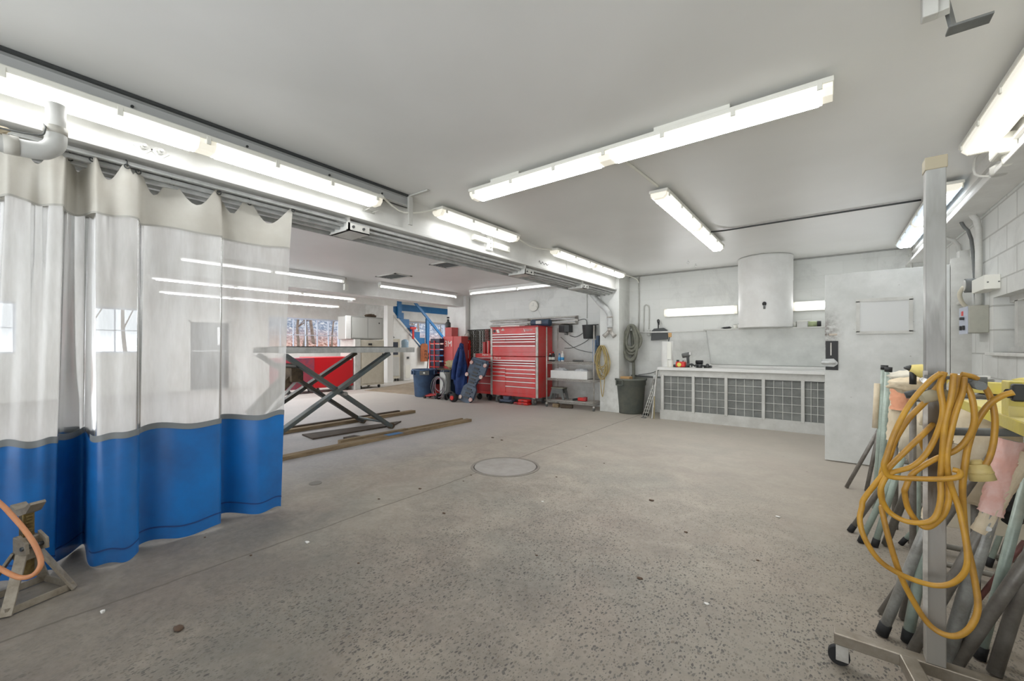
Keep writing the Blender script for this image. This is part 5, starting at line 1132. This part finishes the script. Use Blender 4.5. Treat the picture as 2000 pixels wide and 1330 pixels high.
x=bx_(1329,7.58); t=thing('red_polisher','red and black power tool with yellow disc on the bench','power tool',(x,7.58,BZ)); MB().box(x-.075,x+.085,7.54,7.64,BZ+.005,BZ+.10,.02).build('body',REDP,t); MB().cyl((x-.01,7.54,BZ+.05),(x-.01,7.53,BZ+.05),.036,n=18).build('disc',mat('yellow_disc',(220,210,90),.5),t); MB().box(x-.065,x-.03,7.56,7.62,BZ+.085,BZ+.13,.004).build('button',BLACK,t); MB().box(x-.12,x-.06,7.57,7.62,BZ,BZ+.05,.01).build('battery',DGREY,t)
x=bx_(1341,7.7); t=thing('heat_gun','grey heat gun standing upright on the bench','heat gun',(x,7.7,BZ)); MB().cyl((x-.07,7.7,BZ+.20),(x+.04,7.7,BZ+.225),.042,n=18).build('barrel',GREY,t); MB().cyl((x+.04,7.7,BZ+.225),(x+.075,7.7,BZ+.233),.03,n=16).build('nozzle',CHROME,t); MB().bar((x+.02,7.7,BZ+.20),(x+.03,7.7,BZ+.0),.045,.04,(1,0,0),.006).build('handle',DGREY,t)
x=bx_(1334,7.62); t=thing('sander','black and silver sander leaning beside the red tool','sander',(x,7.68,BZ)); MB().box(x-.03,x+.05,7.66,7.74,BZ,BZ+.12,.02).build('body',DGREY,t); MB().box(x+.0,x+.055,7.65,7.66,BZ+.04,BZ+.12,.003).build('plate',ALU,t)
x=bx_(1365,7.62); t=thing('ink_cylinder','short black cylinder lying on the bench cables','cylinder',(x,7.65,BZ+.05)); MB().cyl((x-.055,7.65,BZ+.095),(x+.055,7.65,BZ+.095),.033,n=18).build('drum',BLACK,t); MB().box(x-.05,x+.05,7.62,7.68,BZ,BZ+.065,.01).build('base',DGREY,t)
m=MB(); rn=random.Random(5); xa=bx_(1342,7.6); xb=bx_(1392,7.6); pts=[(xa+(xb-xa)*i/22, 7.54+.06*math.sin(i*1.9), BZ+.014+.06*abs(math.sin(i*1.3))*(1-i/34)) for i in range(23)]
m.tube(smooth(pts,4),.013,8); tag(m.build('tangled_cable',DGREY),'tangled dark power cable on the bench','cable')
x=bx_(1381,7.58); t=thing('hand_tool','dark hand tool lying at the right of the bench cables','hand tool',(x,7.58,BZ)); MB().cyl((x-.05,7.60,BZ+.02),(x+.06,7.56,BZ+.025),.02,n=12).build('body',GREY,t); MB().ball((x+.0,7.60,BZ+.045),.03).build('head',DGREY,t)
# leaning poles left of the bench
for k,(a,b,r) in enumerate(((Zp(1257,813),(-2.425,7.50,.84),.019),(Zp(1264,813),(-2.43,7.44,.82),.019))):
    t=thing('leaning_pole',['left','right'][k]+' grey pole with black wheel foot leaning at the bench end','pole',(a.x,a.y,0)); MB().cyl((a.x,a.y,.02),b,r,n=12).build('shaft',PG2,t); MB().ball((a.x,a.y,.033),.033,(1,1,1)).build('foot',RUBBER,t); MB().cyl(Vector(b)-Vector((.02,0,.12)),Vector(b)-Vector((.005,0,.04)),r*1.5,n=12).build('collar',GALV,t)
t=thing('wire_ladder','narrow welded wire lattice leaning at the bench end','lattice',(-2.56,7.45,0)); m=MB(); a=Vector((-2.62,7.42,.005)); b=Vector((-2.44,7.47,.62)); s1=Vector((.035,-.01,0))
for q in (-1,0,1): m.cyl(a+s1*q*1.3,b+s1*q*.8,.005,n=6)
for i in range(10): p=a+(b-a)*(i+.5)/10; m.cyl(p-s1*1.4,p+s1*1.4,.004,n=6)
m.build('mesh',WIRE,t); MB().box(-2.66,-2.58,7.36,7.42,0,.008).build('foot_tab',GREY,t)
t=thing('tall_plank','tall pale narrow board leaning at the bench end','board',(-2.47,7.42,0)); MB().bar((-2.47,7.40,.005),(-2.405,7.46,.86),.05,.02,(1,0,0),.002).build('board',OFFW,t); MB().bar((-2.435,7.385,.005),(-2.43,7.39,.4),.025,.015,(1,0,0),.002).build('worn_edge',TAN,t)
# ================================================================ DOOR
d=struct('door_2',MB().box(-.018,.955,5.80,5.845,.012,2.065,.003),DOORM)
xa,xb=Yp(1672,585,5.8).x,Yp(1783,585,5.8).x
struct('vision_frame',MB().box(xa,xb,5.786,5.80,1.74,1.775).box(xa,xb,5.786,5.80,1.40,1.43).box(xa,xa+.03,5.786,5.80,1.42,1.75).box(xb-.03,xb,5.786,5.80,1.42,1.75),OFFW,d)
struct('vision_panel',MB().box(xa+.03,xb-.03,5.792,5.80,1.43,1.74),mat('painted_pane',(200,201,199),.25),d)
struct('latch_plate',MB().box(-.012,.098,5.79,5.80,1.01,1.33,.002),BLACK,d)
struct('latch_lever',MB().prism([(-.04,5.77,1.05),(.06,5.77,1.045),(.095,5.77,1.075),(.095,5.77,1.095),(.06,5.77,1.135),(-.04,5.77,1.13)],(0,.02,0)).cyl((-.05,5.76,1.09),(.075,5.76,1.09),.016,n=10),GALV,d)
struct('latch_scratch',MB().box(.030,.042,5.785,5.79,1.17,1.31,.002),ALU,d)
struct('paper_label',MB().box(.02,.09,5.796,5.80,1.39,1.41),mat('old_label',(188,176,160),.8),d)
# ================================================================ RIGHT WALL FITTINGS
def rp(px,py,x=1.04): return Xp(px,py,x)
def pipe(label,pts,r=.018,m=OFFW,k=3): return tubeobj('wall_conduit',pts,r,m,label,'conduit',k=k,n=10)
a,b=rp(1898,400,1.03),rp(1904,560,1.03)
y1,y2,y3=rp(1906,450,1.05).y,rp(1893,450,1.05).y,rp(1866,540,1.05).y
pipe('thick white conduit rising up the right wall to the beam',[(1.0,y1,2.69),(1.02,y1,2.45),(1.065,y1,2.3),(1.065,y1,1.60)],.024)
pipe('thin grey-white conduit left of the thick one on the right wall',[(.98,y2,2.69),(1.0,y2,2.42),(1.06,y2-.02,2.25),(1.07,y1+.08,1.62)],.013,GREY)
pipe('white conduit down to the dark breaker box',[(.93,y3,2.50),(.96,y3,2.40),(1.07,y3,2.3),(1.07,y3,1.95)],.02)
pipe('thin white conduit curving over the beam',[(.945,y3+.1,2.62),(.93,y3-.2,2.60),(.92,y3-.35,2.52),(.89,y3-.38,2.44)],.011)
t=thing('conduit_box','white weatherproof junction box on the beam at the upper right','junction box',(.93,4.1,2.45)); MB().box(.865,.955,3.98,4.16,2.49,2.62,.015).build('box',PLAST,t); MB().cyl((.92,4.05,2.49),(.92,4.03,2.425),.024,n=14).build('gland',PLAST,t); MB().lathe((.93,4.24,2.42),[(.035,0),(.045,.01),(.045,.06),(.03,.07)],16).build('round_box',OFFW,t)
pipe('small looped white cable beside the junction box',[(.88,4.14,2.60),(.84,4.32,2.60),(.85,4.40,2.50),(.9,4.3,2.44)],.008)
t=thing('breaker_box','dark brown open breaker box on the right wall','breaker box',(1.0,6.1,1.79)); MB().box(1.0,1.10,6.0,6.20,1.79,1.985,.006).build('enclosure',mat('dark_brown_box',(66,60,54),.5),t); MB().box(.975,1.0,6.02,6.20,1.80,1.96,.004).build('cover',mat('brown_cover',(88,82,74),.5),t); MB().box(1.05,1.10,5.99,6.0,1.83,1.90).box(.99,1.16,5.98,6.0,1.985,2.0).build('breakers',BLACK,t)
t=thing('receptacle','round grey power receptacle on the right wall','receptacle',(1.05,5.42,1.74)); MB().cyl((.985,5.42,1.808),(1.09,5.42,1.808),.062,n=28).build('body',GREY,t); MB().cyl((.977,5.42,1.808),(.985,5.42,1.808),.05,n=24).build('face',OFFW,t)
tubeobj('flex_cable',[(.98,5.42,1.80),(.96,5.46,1.74),(.985,5.5,1.66),(1.03,5.52,1.61)],.016,mat('cream_flex',(196,190,172),.5),None,None,parent=t,n=10)
t=thing('blank_box','white rectangular cover box right of the round receptacle','junction box',(1.05,5.1,1.725)); MB().box(1.01,1.1,4.97,5.33,1.725,1.84,.004).build('box',PLAST,t); MB().cyl((1.09,4.965,1.78),(1.09,4.97,1.78),.006,n=8).cyl((1.03,4.965,1.78),(1.03,4.97,1.78),.006,n=8).build('screws',GREY,t)
t=thing('disconnect_switch','grey-green metal disconnect switch box on the right wall','switch box',(1.04,5.4,1.38)); MB().box(.978,1.10,5.262,5.55,1.383,1.618,.006).build('box',mat('grey_green_enamel',(146,148,136),.5,dirt=(164,162,150),dscale=6),t)
MB().box(.972,.978,5.27,5.545,1.375,1.615,.002).build('side_plate',mat('bluish_plate',(176,182,196),.4),t); MB().box(.945,.972,5.36,5.40,1.50,1.525,.004).box(.955,.972,5.44,5.46,1.41,1.45,.004).box(.955,.972,5.34,5.36,1.41,1.45,.004).build('lever',BLACK,t); MB().box(.969,.972,5.40,5.46,1.54,1.58).build('red_label',REDP,t)
t=thing('pull_box','small grey box with short pipes below the breaker box','junction box',(1.05,6.1,1.65)); MB().box(1.0,1.1,5.98,6.3,1.655,1.74,.004).build('box',GREY,t); MB().cyl((1.0,5.60,1.68),(1.03,5.98,1.68),.018,n=10).build('nipple',OFFW,t); MB().box(1.03,1.1,6.0,6.3,1.558,1.655,.004).build('lower_box',OFFW,t)
pipe('bright white narrow conduit on the wall under the boxes',[(1.08,6.1,1.56),(1.08,6.1,.75)],.018,WHITE,k=0)
pipe('thin conduit beside the door hinge near the ceiling',[(.93,7.9,2.66),(.93,7.9,2.0)],.015,OFFW,k=0)
struct('trim_13',MB().box(.95,1.1,7.95,8.2,0,2.43),BACKW)
struct('trim_14',MB().box(1.03,1.10,5.86,5.98,0,2.2).box(.96,1.10,5.80,5.85,0,2.12),OFFW)
# ================================================================ ROLLING PAINT STAND (foreground right)
def caster(t,x,y,r=.035):
    c=MB().cyl((x-.012,y-.012,r),(x-.012,y+.012,r),r,n=24).build('caster',RUBBER,t); MB().box(x-.022,x+.018,y-.02,y-.014,.022,.088,.002).box(x-.022,x+.018,y+.014,y+.02,.022,.088,.002).box(x-.022,x+.022,y-.022,y+.022,.082,.09,.002).cyl((x-.012,y-.023,r),(x-.012,y-.014,r),.010,n=10).build('fork',ALU,c)
def stand():
    FR=mat('beige_steel_tube',(160,152,140),.4,.6,dirt=(128,118,104),dscale=10)
    t=thing('rolling_stand','tall square steel post stand on a caster base in the right foreground','stand',(.305,2.09,0))
    MB().box(.022,.80,2.065,2.115,.09,.135,.004).build('base_bar',FR,t)
    MB().bar((.235,2.07,.1125),(.33,1.45,.1125),.05,.045,(0,0,1),.004).build('base_bar',FR,t)
    caster(t,.05,2.10); caster(t,.74,2.10); caster(t,.33,1.52)
    MB().box(.280,.332,2.065,2.117,.135,1.90,.003).build('post',POSTM,t)
    MB().box(.277,.335,2.062,2.12,1.88,1.925,.003).build('post_cap',mat('dull_brass_cap',(170,160,136),.5,.3),t)
    MB().box(.272,.284,2.055,2.065,.3,1.17).build('edge_lip',ALU,t)
    m=MB().box(.275,.34,2.00,2.066,1.145,1.155); m.cyl((.34,2.05,1.14),(.42,2.03,1.14),.016,n=10).cyl((.39,1.95,1.13),(.39,2.10,1.13),.014,n=10); m.build('hook_arm',GREY,t)
    a=Yp(1778,776,2.05); b=Yp(1848,770,2.05); c=Yp(1768,770,2.07)
    MB().tube([Yp(1800,778,2.02),Yp(1822,772,2.03),Yp(1848,770,2.05)],[.018,.021,.017],14).build('foam_sleeve',mat('grey_foam_sleeve',(168,160,134),.8),t)
    MB().tube([Yp(1768,772,2.06),Yp(1785,769,2.06),Yp(1812,768,2.06)],[.012,.014,.012],12).build('foam_sleeve',DGREY,t)
    MB().cyl((.306,2.12,.95),(.9,2.45,.955),.014,n=10).build('support_arm',GREY,t)
    MB().cyl((.272,2.04,1.137),(.272,2.066,1.137),.009,n=10).build('bolt',CHROME,t)
stand()
# extension cord: one looped cord
def cordm():
    t=thing('extension_cord','thick yellow extension cord looped over the steel post stand','extension cord',(.35,2.0,.2))
    def S(c2,c3s,y): pass
    A_=lambda L_: [(1600+x/4.03,680+y/4.03) for x,y in L_]
    B2=lambda L_: [(1600+x/3.595,960+y/3.595) for x,y in L_]
    strands=[
     (1.945,A_([(960,195),(870,260),(720,430),(600,650),(530,850),(508,930),(540,1000),(620,1020),(800,1028),(950,1030),(1070,1020),(1112,1000),(1100,970),(1050,955)])),
     (2.02,A_([(1000,215),(845,410),(700,560),(600,720),(550,860),(500,960),(485,1080),(500,1250)])+B2([(440,120),(480,300),(560,560),(650,750),(760,920),(870,1000),(980,1010),(1070,940),(1115,800),(1080,560),(1030,330),(1010,100)])+A_([(1130,1060),(1150,900),(1175,760),(1230,600),(1330,450),(1440,375),(1530,348)])),
     (1.975,A_([(930,560),(835,660),(700,790),(560,930),(440,1070),(350,1190)])+B2([(300,110),(285,200),(320,330),(420,480),(570,580),(760,650),(900,655),(1000,595),(1040,500),(1030,350),(990,150),(950,30)])+A_([(1030,1050),(1005,850),(1060,560),(1130,340),(1140,230)])),
     (1.965,A_([(985,190),(950,300),(975,480),(940,640),(850,820),(730,930),(560,985),(500,1060)])+B2([(430,10),(450,80),(500,150),(600,205),(720,220),(800,195),(840,120),(855,20)])+A_([(955,1040),(968,850),(990,600),(1040,380),(1060,200)])),
     (1.99,A_([(1090,210),(1060,400),(1010,600),(985,800),(1010,1000),(1020,1150)])+B2([(900,100),(860,180),(770,250),(700,225),(625,120),(600,10)])+A_([(680,1100),(740,985),(900,880),(1080,800),(1180,690),(1222,560),(1200,380),(1150,280)])),
     (2.03,A_([(1120,205),(1240,240),(1330,350),(1380,520),(1375,720),(1340,860),(1295,935)])),
     (2.03,A_([(800,680),(820,780),(880,850),(960,880)])),
    ]
    for k,(y,pts) in enumerate(strands):
        n=len(pts); P=[Yp(px,py,(2.15 if (k==2 and i==0) or (k==6) else y)+.012*math.sin(i*1.1+k)) for i,(px,py) in enumerate(pts)]
        MB().tube(smooth(P,6),.0086 if k!=1 else .0092,12).build('cord',CORD,t)
    c=Yp(1914,922,2.03); dv=Vector((.25,-.1,-1)).normalized()
    MB().cyl(c-dv*.026,c+dv*.026,.029,.032,n=28).build('connector',mat('cream_connector',(206,188,128),.5,dirt=(190,170,110),dscale=9),t)
    MB().cyl(c+dv*.0,c+dv*.005,.0325,n=28).cyl(c-dv*.04,c-dv*.024,.014,.022,n=16).build('connector_ring',mat('cream_ring',(184,164,104),.5),t)
cordm()
# yellow boards
t=thing('yellow_board','wide dusty yellow board lying flat at the right edge','board',(.7,2.3,.97))
MB().prism([(.5,1.75,.975),(.5,2.83,.967),(.78,3.0,.967),(.95,3.0,.967),(.95,1.75,.975)],(0,0,.042)).build('board',YELT,t)
MB().box(.494,.50,1.75,2.82,.972,1.012).build('edge_face',YEL,t)
q=Zp(1870,748,1.03); r2=Zp(1990,762,1.03)
t=thing('yellow_bar','yellow square bar with paper scraps lying behind the wide board','bar',(.7,3.0,1.01)); a=Xp(1870,750,.60); 
MB().bar((.55,3.02,1.06),(1.02,2.72,1.06),.05,.055,(0,0,1),.004).build('bar',YEL,t); MB().bar((.50,3.06,1.07),(.60,2.99,1.07),.045,.04,(0,0,1),.003).build('bar_end',BEIGE,t)
MB().lump((.80,2.85,1.095),.07,(1.5,.8,.5),.6,seed=21).build('paper_scrap',mat('yellow_paper',(206,190,110),.8),t)
t=thing('yellow_block','yellow wooden block clamped on the wide board at the right edge','block',(.65,2.3,1.01)); p=Zp(1985,762,1.09)
c=Yp(2003,765,2.22); MB().box(c.x-.045,c.x+.13,2.19,2.27,1.012,1.135,.004).build('block',YEL,t); MB().box(c.x-.046,c.x+.12,2.185,2.192,1.012,1.05,.002).build('face_plate',YELT,t)
e=Yp(1985,767,2.16); MB().cyl(e-Vector((.02,0,.004)),e+Vector((.03,.02,0)),.016,n=12).box(e.x-.01,e.x+.02,e.y-.01,e.y+.02,e.z-.03,e.z+.03,.006).build('cord_clamp',BLACK,t)
o=MB().lump((.76,3.02,1.05),.09,(1.6,.8,.5),.5,seed=30).build('rag',BLACK); tag(o,'crumpled black rag on the far end of the yellow board','rag')
o=MB().lump((.92,3.1,1.06),.08,(1.5,1.0,.4),.7,seed=31).build('plastic_sheet',mat('clear_film',(206,206,202),.3)); tag(o,'crumpled clear plastic film behind the yellow board','plastic film')
o=MB().lump((.60,3.25,1.08),.055,(1.6,1.0,.5),.7,seed=33).build('plastic_sheet',mat('clear_film',(206,206,202),.3)); tag(o,'white plastic film beside the post, at the far end of the yellow bar','plastic film')
# second rack behind: ladder frame
t=thing('pipe_rack','grey pipe rack with horizontal rungs behind the leaning poles','rack',(.7,4.4,0)); G2=mat('rack_grey',(140,138,130),.5,.3,dirt=(112,106,96),dscale=12)
for x in (.36,.98): MB().cyl((x,4.42,.0),(x,4.42,.95),.018,n=10).build('upright',G2,t)
for z in (.90,.655,.41): 
    for dz in (0,.045): MB().cyl((.36,4.42,z-dz),(.98,4.42,z-dz),.016,n=10).build('rung',G2,t)
t=thing('pipe_rack','low grey pipe frame on the floor behind the foreground poles','rack',(.8,3.4,0))
for z,y in ((.42,3.55),(.30,3.5),(.05,3.3),(.05,3.6)): MB().cyl((.42,y,z),(1.05,y,z),.016,n=10).build('rung',G2,t)
for x in (.45,1.0):
    MB().cyl((x,3.3,.05),(x,3.6,.05),.016,n=10).cyl((x,3.6,.05),(x,3.52,.42),.016,n=10).build('upright',G2,t)
# green upright pair with cap
for k,(px,dx) in enumerate(((1727,0),(1735,0))):
    f=Zp(1704+8*k,1000,0); y=4.2+.1*(1-k)
    a=Yp(1712+8*k,950,y); b=Yp(px,[722,726][k],y)
    a=b+(a-b)*((b.z-.0)/(b.z-a.z))
    t=thing('green_tube',['left','right'][k]+' of two upright pale green tubes with black tops','tube',(a.x,a.y,0)); MB().cyl(a,b,.020,n=14).build('tube',PGR,t); MB().cyl(b-(b-a).normalized()*.0,b+(b-a).normalized()*.035,.023,n=14).build('top_cap',BLACK,t)
    if k==0:
        c0=b+(a-b)*.1; c1=b+(a-b)*.42; MB().cyl(c0-Vector((.035,0,0)),c1-Vector((.03,0,0)),.02,n=10).build('paper_wrap',CREAM,t)
# leaning poles: foot px, second px, top height, radius, material, cap, wrap, desc
def wrapm(t,a,b,r,m,seed):
    rn=random.Random(seed); n=16; pts=[a+(b-a)*i/n for i in range(n+1)]
    mb=MB(); rings=[]
    d_=(b-a).normalized(); u=d_.orthogonal().normalized(); v=d_.cross(u); K=18
    for i,p in enumerate(pts):
        rings.append([p+(u*math.cos(2*PI*k/K)+v*math.sin(2*PI*k/K))*(r*(1.25+.22*math.sin(k*2.3+i*1.1+seed)+.3*rn.random()*(.6 if i in(0,n) else .22))) for k in range(K)])
    rows=[r_+[r_[0]] for r_ in rings]; mb.grid(rows,True); mb.build('masking_paper',m,t)
POL=[
 ((1653,953),(1717,839),.62,.019,PG,0,None,'far left grey pole leaning nearest to the door'),
 ((1692,960),(1712,864),.60,.019,PG,0,None,'short grey pole right of the farthest left pole'),
 ((1660,1039),(1718,958),.90,.020,PG,1,None,'leftmost grey pole of the middle cluster of leaning poles'),
 ((1681,1060),(1786,844),.95,.021,PGR,1,CREAM,'pale green pole with cream paper top, first of the middle cluster'),
 ((1708,1068),(1774,854),.80,.021,PGR,1,None,'second pale green pole of the middle cluster'),
 ((1729,1066),(1815,850),.95,.026,PG,0,CREAM,'thick dark grey pole in the middle cluster with paper near the top'),
 ((1778,1063),(1795,974),.85,.017,PG,0,None,'dark steep pole behind the steel post'),
 ((1759,1064),(1811,1010),.85,.016,PGR,1,None,'green pole with a black collar behind the steel post'),
 ((1786,1068),(1806,1034),.70,.015,PBR,0,None,'brownish short pole by the steel post foot cluster'),
 ((1720,1199),(1809,1071),.80,.017,PG,0,None,'thin grey pole left of the capped pale pole'),
 ((1722,1241),(1806,1041),.86,.024,PG2,1,CREAM,'pale silver-green pole with ribbed black foot left of the post'),
 ((1764,1210),(1781,1138),.80,.022,PG,0,None,'dark pole between the two capped pale poles'),
 ((1772,1255),(1803,1085),.88,.024,PGR,1,CREAM,'green striped pole with black foot just left of the post'),
 ((1781,1277),(1889,1085),.86,.024,PG,0,CREAM,'brown-grey pole crossing behind the steel post'),
 ((1848,1294),(1945,966),.90,.031,PG2,0,PINK,'thickest silver pole with pink paper around its top'),
 ((1867,1302),(1959,1166),.80,.027,PG,0,PINK,'thick grey pole right of the thickest silver pole'),
 ((1913,1288),(1968,1080),.80,.021,PGR,1,None,'green pole with black foot at the lower right'),
 ((1942,1319),(1998,1138),.85,.028,PG,0,PINK,'rightmost thick grey pole at the lower right corner'),
 ((1931,1107),(1964,1015),.62,.016,PGR,1,None,'thin green pole with black foot behind the thick silver pole'),
 ((1953,1099),(1989,1002),.62,.020,PG,0,None,'grey pole far behind the thick silver pole'),
 ((1905,1180),(1998,1063),.60,.014,PBR,0,None,'thin red-brown rod crossing at the right edge'),
]
for i,(fp,sp,zt,r,m_,cap,wr_,lab) in enumerate(POL):
    r*=.80
    a=Zp(*fp); y2=a.y+(.0 if i<13 else .03); b=Yp(sp[0],sp[1],y2); dv=(b-a); 
    tp=a+dv*(zt/dv.z)
    if tp.x>1.06: tp=a+dv*((1.06-a.x)/dv.x)
    a=a+Vector((0,0,r*.35)); t=thing('leaning_pole',lab,'pole',(a.x,a.y,0)); d_=(tp-a).normalized()
    MB().cyl(a,tp,r,n=18).build('shaft',m_,t)
    if cap:
        cp=MB().cyl(a-d_*.002,a+d_*.05,r*1.14,n=18)
        cp.build('foot_cap',RUBBER,t)
    elif i in (14,): MB().cyl(a+(tp-a)*.62-Vector((0,r*1.05,0)),a+(tp-a)*.62-Vector((0,r*.6,0)),.010,n=10).build('lock_button',CHROME,t)
    if wr_: 
        L0=.68 if wr_ is PINK else .62
        wrapm(t,a+(tp-a)*L0,tp,r,wr_,i)
# paper-wrapped bundles at mid
q0=Yp(1752,735,3.9); q1=Yp(1748,860,3.9)
t=thing('wrapped_bundle','cream and orange paper-wrapped bundle on the pipe rack right of the green tubes','bundle',(q1.x,3.9,0)); wrapm(t,q1,Yp(1757,760,3.9),.034,CREAM,40); wrapm(t,Yp(1757,800,3.88),Yp(1758,752,3.88),.036,mat('orange_tissue',(226,160,126),.8,bump=.8,bscale=14),41); MB().lump(q0+Vector((.06,0,.0)),.085,(1.2,1,.5),.6,seed=5).build('crumpled_paper',mat('pale_tissue',(218,212,196),.8),t); MB().cyl((q1.x,3.9,0),q1+Vector((0,0,.02)),.018,n=10).build('pole',PG,t)
q=Yp(1790,865,3.2); t=thing('wrapped_bundle','crumpled grey paper bundle behind the cord, left of the steel post','bundle',(q.x,3.2,0)); MB().lump(q,.075,(.9,.9,1.5),.5,seed=8).build('crumpled_paper',mat('greyish_paper',(178,168,148),.85,bump=.8,bscale=20),t); MB().cyl((q.x,3.2,0),(q.x,3.2,q.z),.018,n=10).build('pole',PGR,t)
q=Yp(1905,850,2.9); t=thing('paper_sack','cream paper sack with black lettering under the yellow board','sack',(q.x,2.95,.4)); 
MB().lump((q.x+.02,2.95,.72),.15,(1.0,.7,1.6),.3,seed=12).build('sack',CREAM,t); MB().box(q.x-.10,q.x+.35,3.0,3.02,.35,.60,.004).build('flap',mat('cream_card',(214,204,182),.8),t); MB().cyl((q.x+.02,3.0,0),(q.x+.02,3.0,.6),.018,n=10).build('pole',PG,t)
c=Yp(1900,942,2.99); text('lettering','gs',.10,front(c.x,2.995,c.z-.01,.3),BLACK,t)
q=Yp(1973,990,2.75); o=MB().lump(q,.055,(1.1,.8,1.3),.8,seed=44).build('plastic_sheet',BLACK); tag(o,'crumpled black plastic bundle tucked between the poles below the pink paper','plastic film')
# yellow spray gun on far rack (wrapped nozzle) left of post
q=Yp(1770,722,3.0); t=thing('spray_nozzle','pale yellow wrapped spray nozzle with dark tip sticking out left of the post','spray tool',(q.x+.12,3.0,1.0))
tip=Yp(1765,718,2.9); m1=Yp(1778,719,2.9); m2=Yp(1812,728,2.9); m3=Yp(1850,745,2.9)
MB().tube([m1,Yp(1795,723,2.9),m2,m3],[.018,.032,.036,.03],12).build('body',mat('pale_yellow_wrap',(214,196,118),.7),t); MB().tube([tip,m1],[.004,.018],10).build('tip',DKMET,t)
e=Yp(1783,735,2.9); MB().cyl(e+Vector((0,0,.03)),e-Vector((0,0,.04)),.014,n=10).build('valve',BLACK,t); MB().lump(Yp(1780,752,3.0),.06,(1.5,1,.7),.5,seed=19).build('cloth',CREAM,t)
MB().cyl(Yp(1783,755,2.96),(Yp(1783,755,2.96).x,2.96,0),.014,n=10).build('pole',PG,t)
# ================================================================ FLOOR DETAILS
t=struct('floor_drain',MB().lathe((-2.71,3.47,0),[(.335,.0),(.335,.006),(.36,.006),(.365,.0)],48),mat('worn_iron_ring',(124,118,110),.7)); t['kind']='structure'
struct('cover',MB().lathe((-2.71,3.47,0),[(.30,.0),(.328,.004),(.32,.004)],48),mat('cover_concrete',(158,154,150),.6,dirt=(140,136,130),dscale=6),t)
p=Zp(616,944); o=MB().cyl((p.x,p.y,0),(p.x,p.y,.004),.055,n=24).build('floor_plug',mat('plug_grey',(112,108,102),.7)); tag(o,'small round dark plug set in the floor near the planks','plug')
rn=random.Random(12)
for px,py in [(962,855),(1148,850),(905,940),(1087,932),(348,1229),(867,1003),(920,928),(1145,872),(400,1050),(1048,1085),(740,975),(600,1060),(700,1100),(1380,1180),(1272,978),(1180,905),(490,1085),(200,1195),(1520,1010),(1480,1095),(1340,1040),(820,955),(1060,980),(1250,1130),(980,860)]:
    q=Zp(px,py); s_=rn.uniform(.006,.014)*(1.6 if (px,py) in ((348,1229),(962,855)) else 1)
    wht=rn.random()<.3; o=MB().lump((q.x,q.y,s_*.3),s_,(1.4,.9,.4),.7,2,seed=px).build('debris_chip',mat('white_chip',(214,212,206),.8) if wht else mat('dark_leaf_bit',(84,66,52),.9))
    tag(o,('small white paint chip' if wht else 'small dark brown bit of dry leaf')+' lying on the concrete floor','debris','bits of debris on the floor' if not wht else 'white chips on the floor')
# ================================================================ WORLD, CAMERA, RENDER LOOK
w=bpy.data.worlds.new('World'); bpy.context.scene.world=w; w.use_nodes=True; nt=w.node_tree
bg=nt.nodes['Background']; tcw=N(nt,'ShaderNodeTexCoord'); sw=N(nt,'ShaderNodeSeparateXYZ'); L(nt,tcw.outputs['Generated'],sw.inputs[0])
mw=N(nt,'ShaderNodeMapRange'); L(nt,sw.outputs['Z'],mw.inputs[0]); mw.inputs[1].default_value=-.03; mw.inputs[2].default_value=.03; mw.inputs[3].default_value=6.2; mw.inputs[4].default_value=2.2; mw.clamp=True  # lower half set brighter than the sky, added fill for ceiling and walls
bg.inputs['Color'].default_value=(.93,.97,1,1); L(nt,mw.outputs[0],bg.inputs['Strength'])
cam=bpy.data.cameras.new('camera'); co=bpy.data.objects.new('camera',cam); C.objects.link(co)
co.location=(0,0,H); co.rotation_euler=(PI/2,0,A); cam.sensor_fit='HORIZONTAL'; cam.sensor_width=36; cam.lens=36*F/2000
cam.shift_y=(HY-665)/2000; cam.clip_start=.05
sc=bpy.context.scene; sc.camera=co
sc.view_settings.view_transform='Standard'; sc.view_settings.look='None'; sc.view_settings.exposure=0; sc.view_settings.gamma=1.04
sc.cycles.use_denoising=True; sc.cycles.max_bounces=8; sc.cycles.diffuse_bounces=5; sc.cycles.transparent_max_bounces=12; sc.cycles.sample_clamp_indirect=4
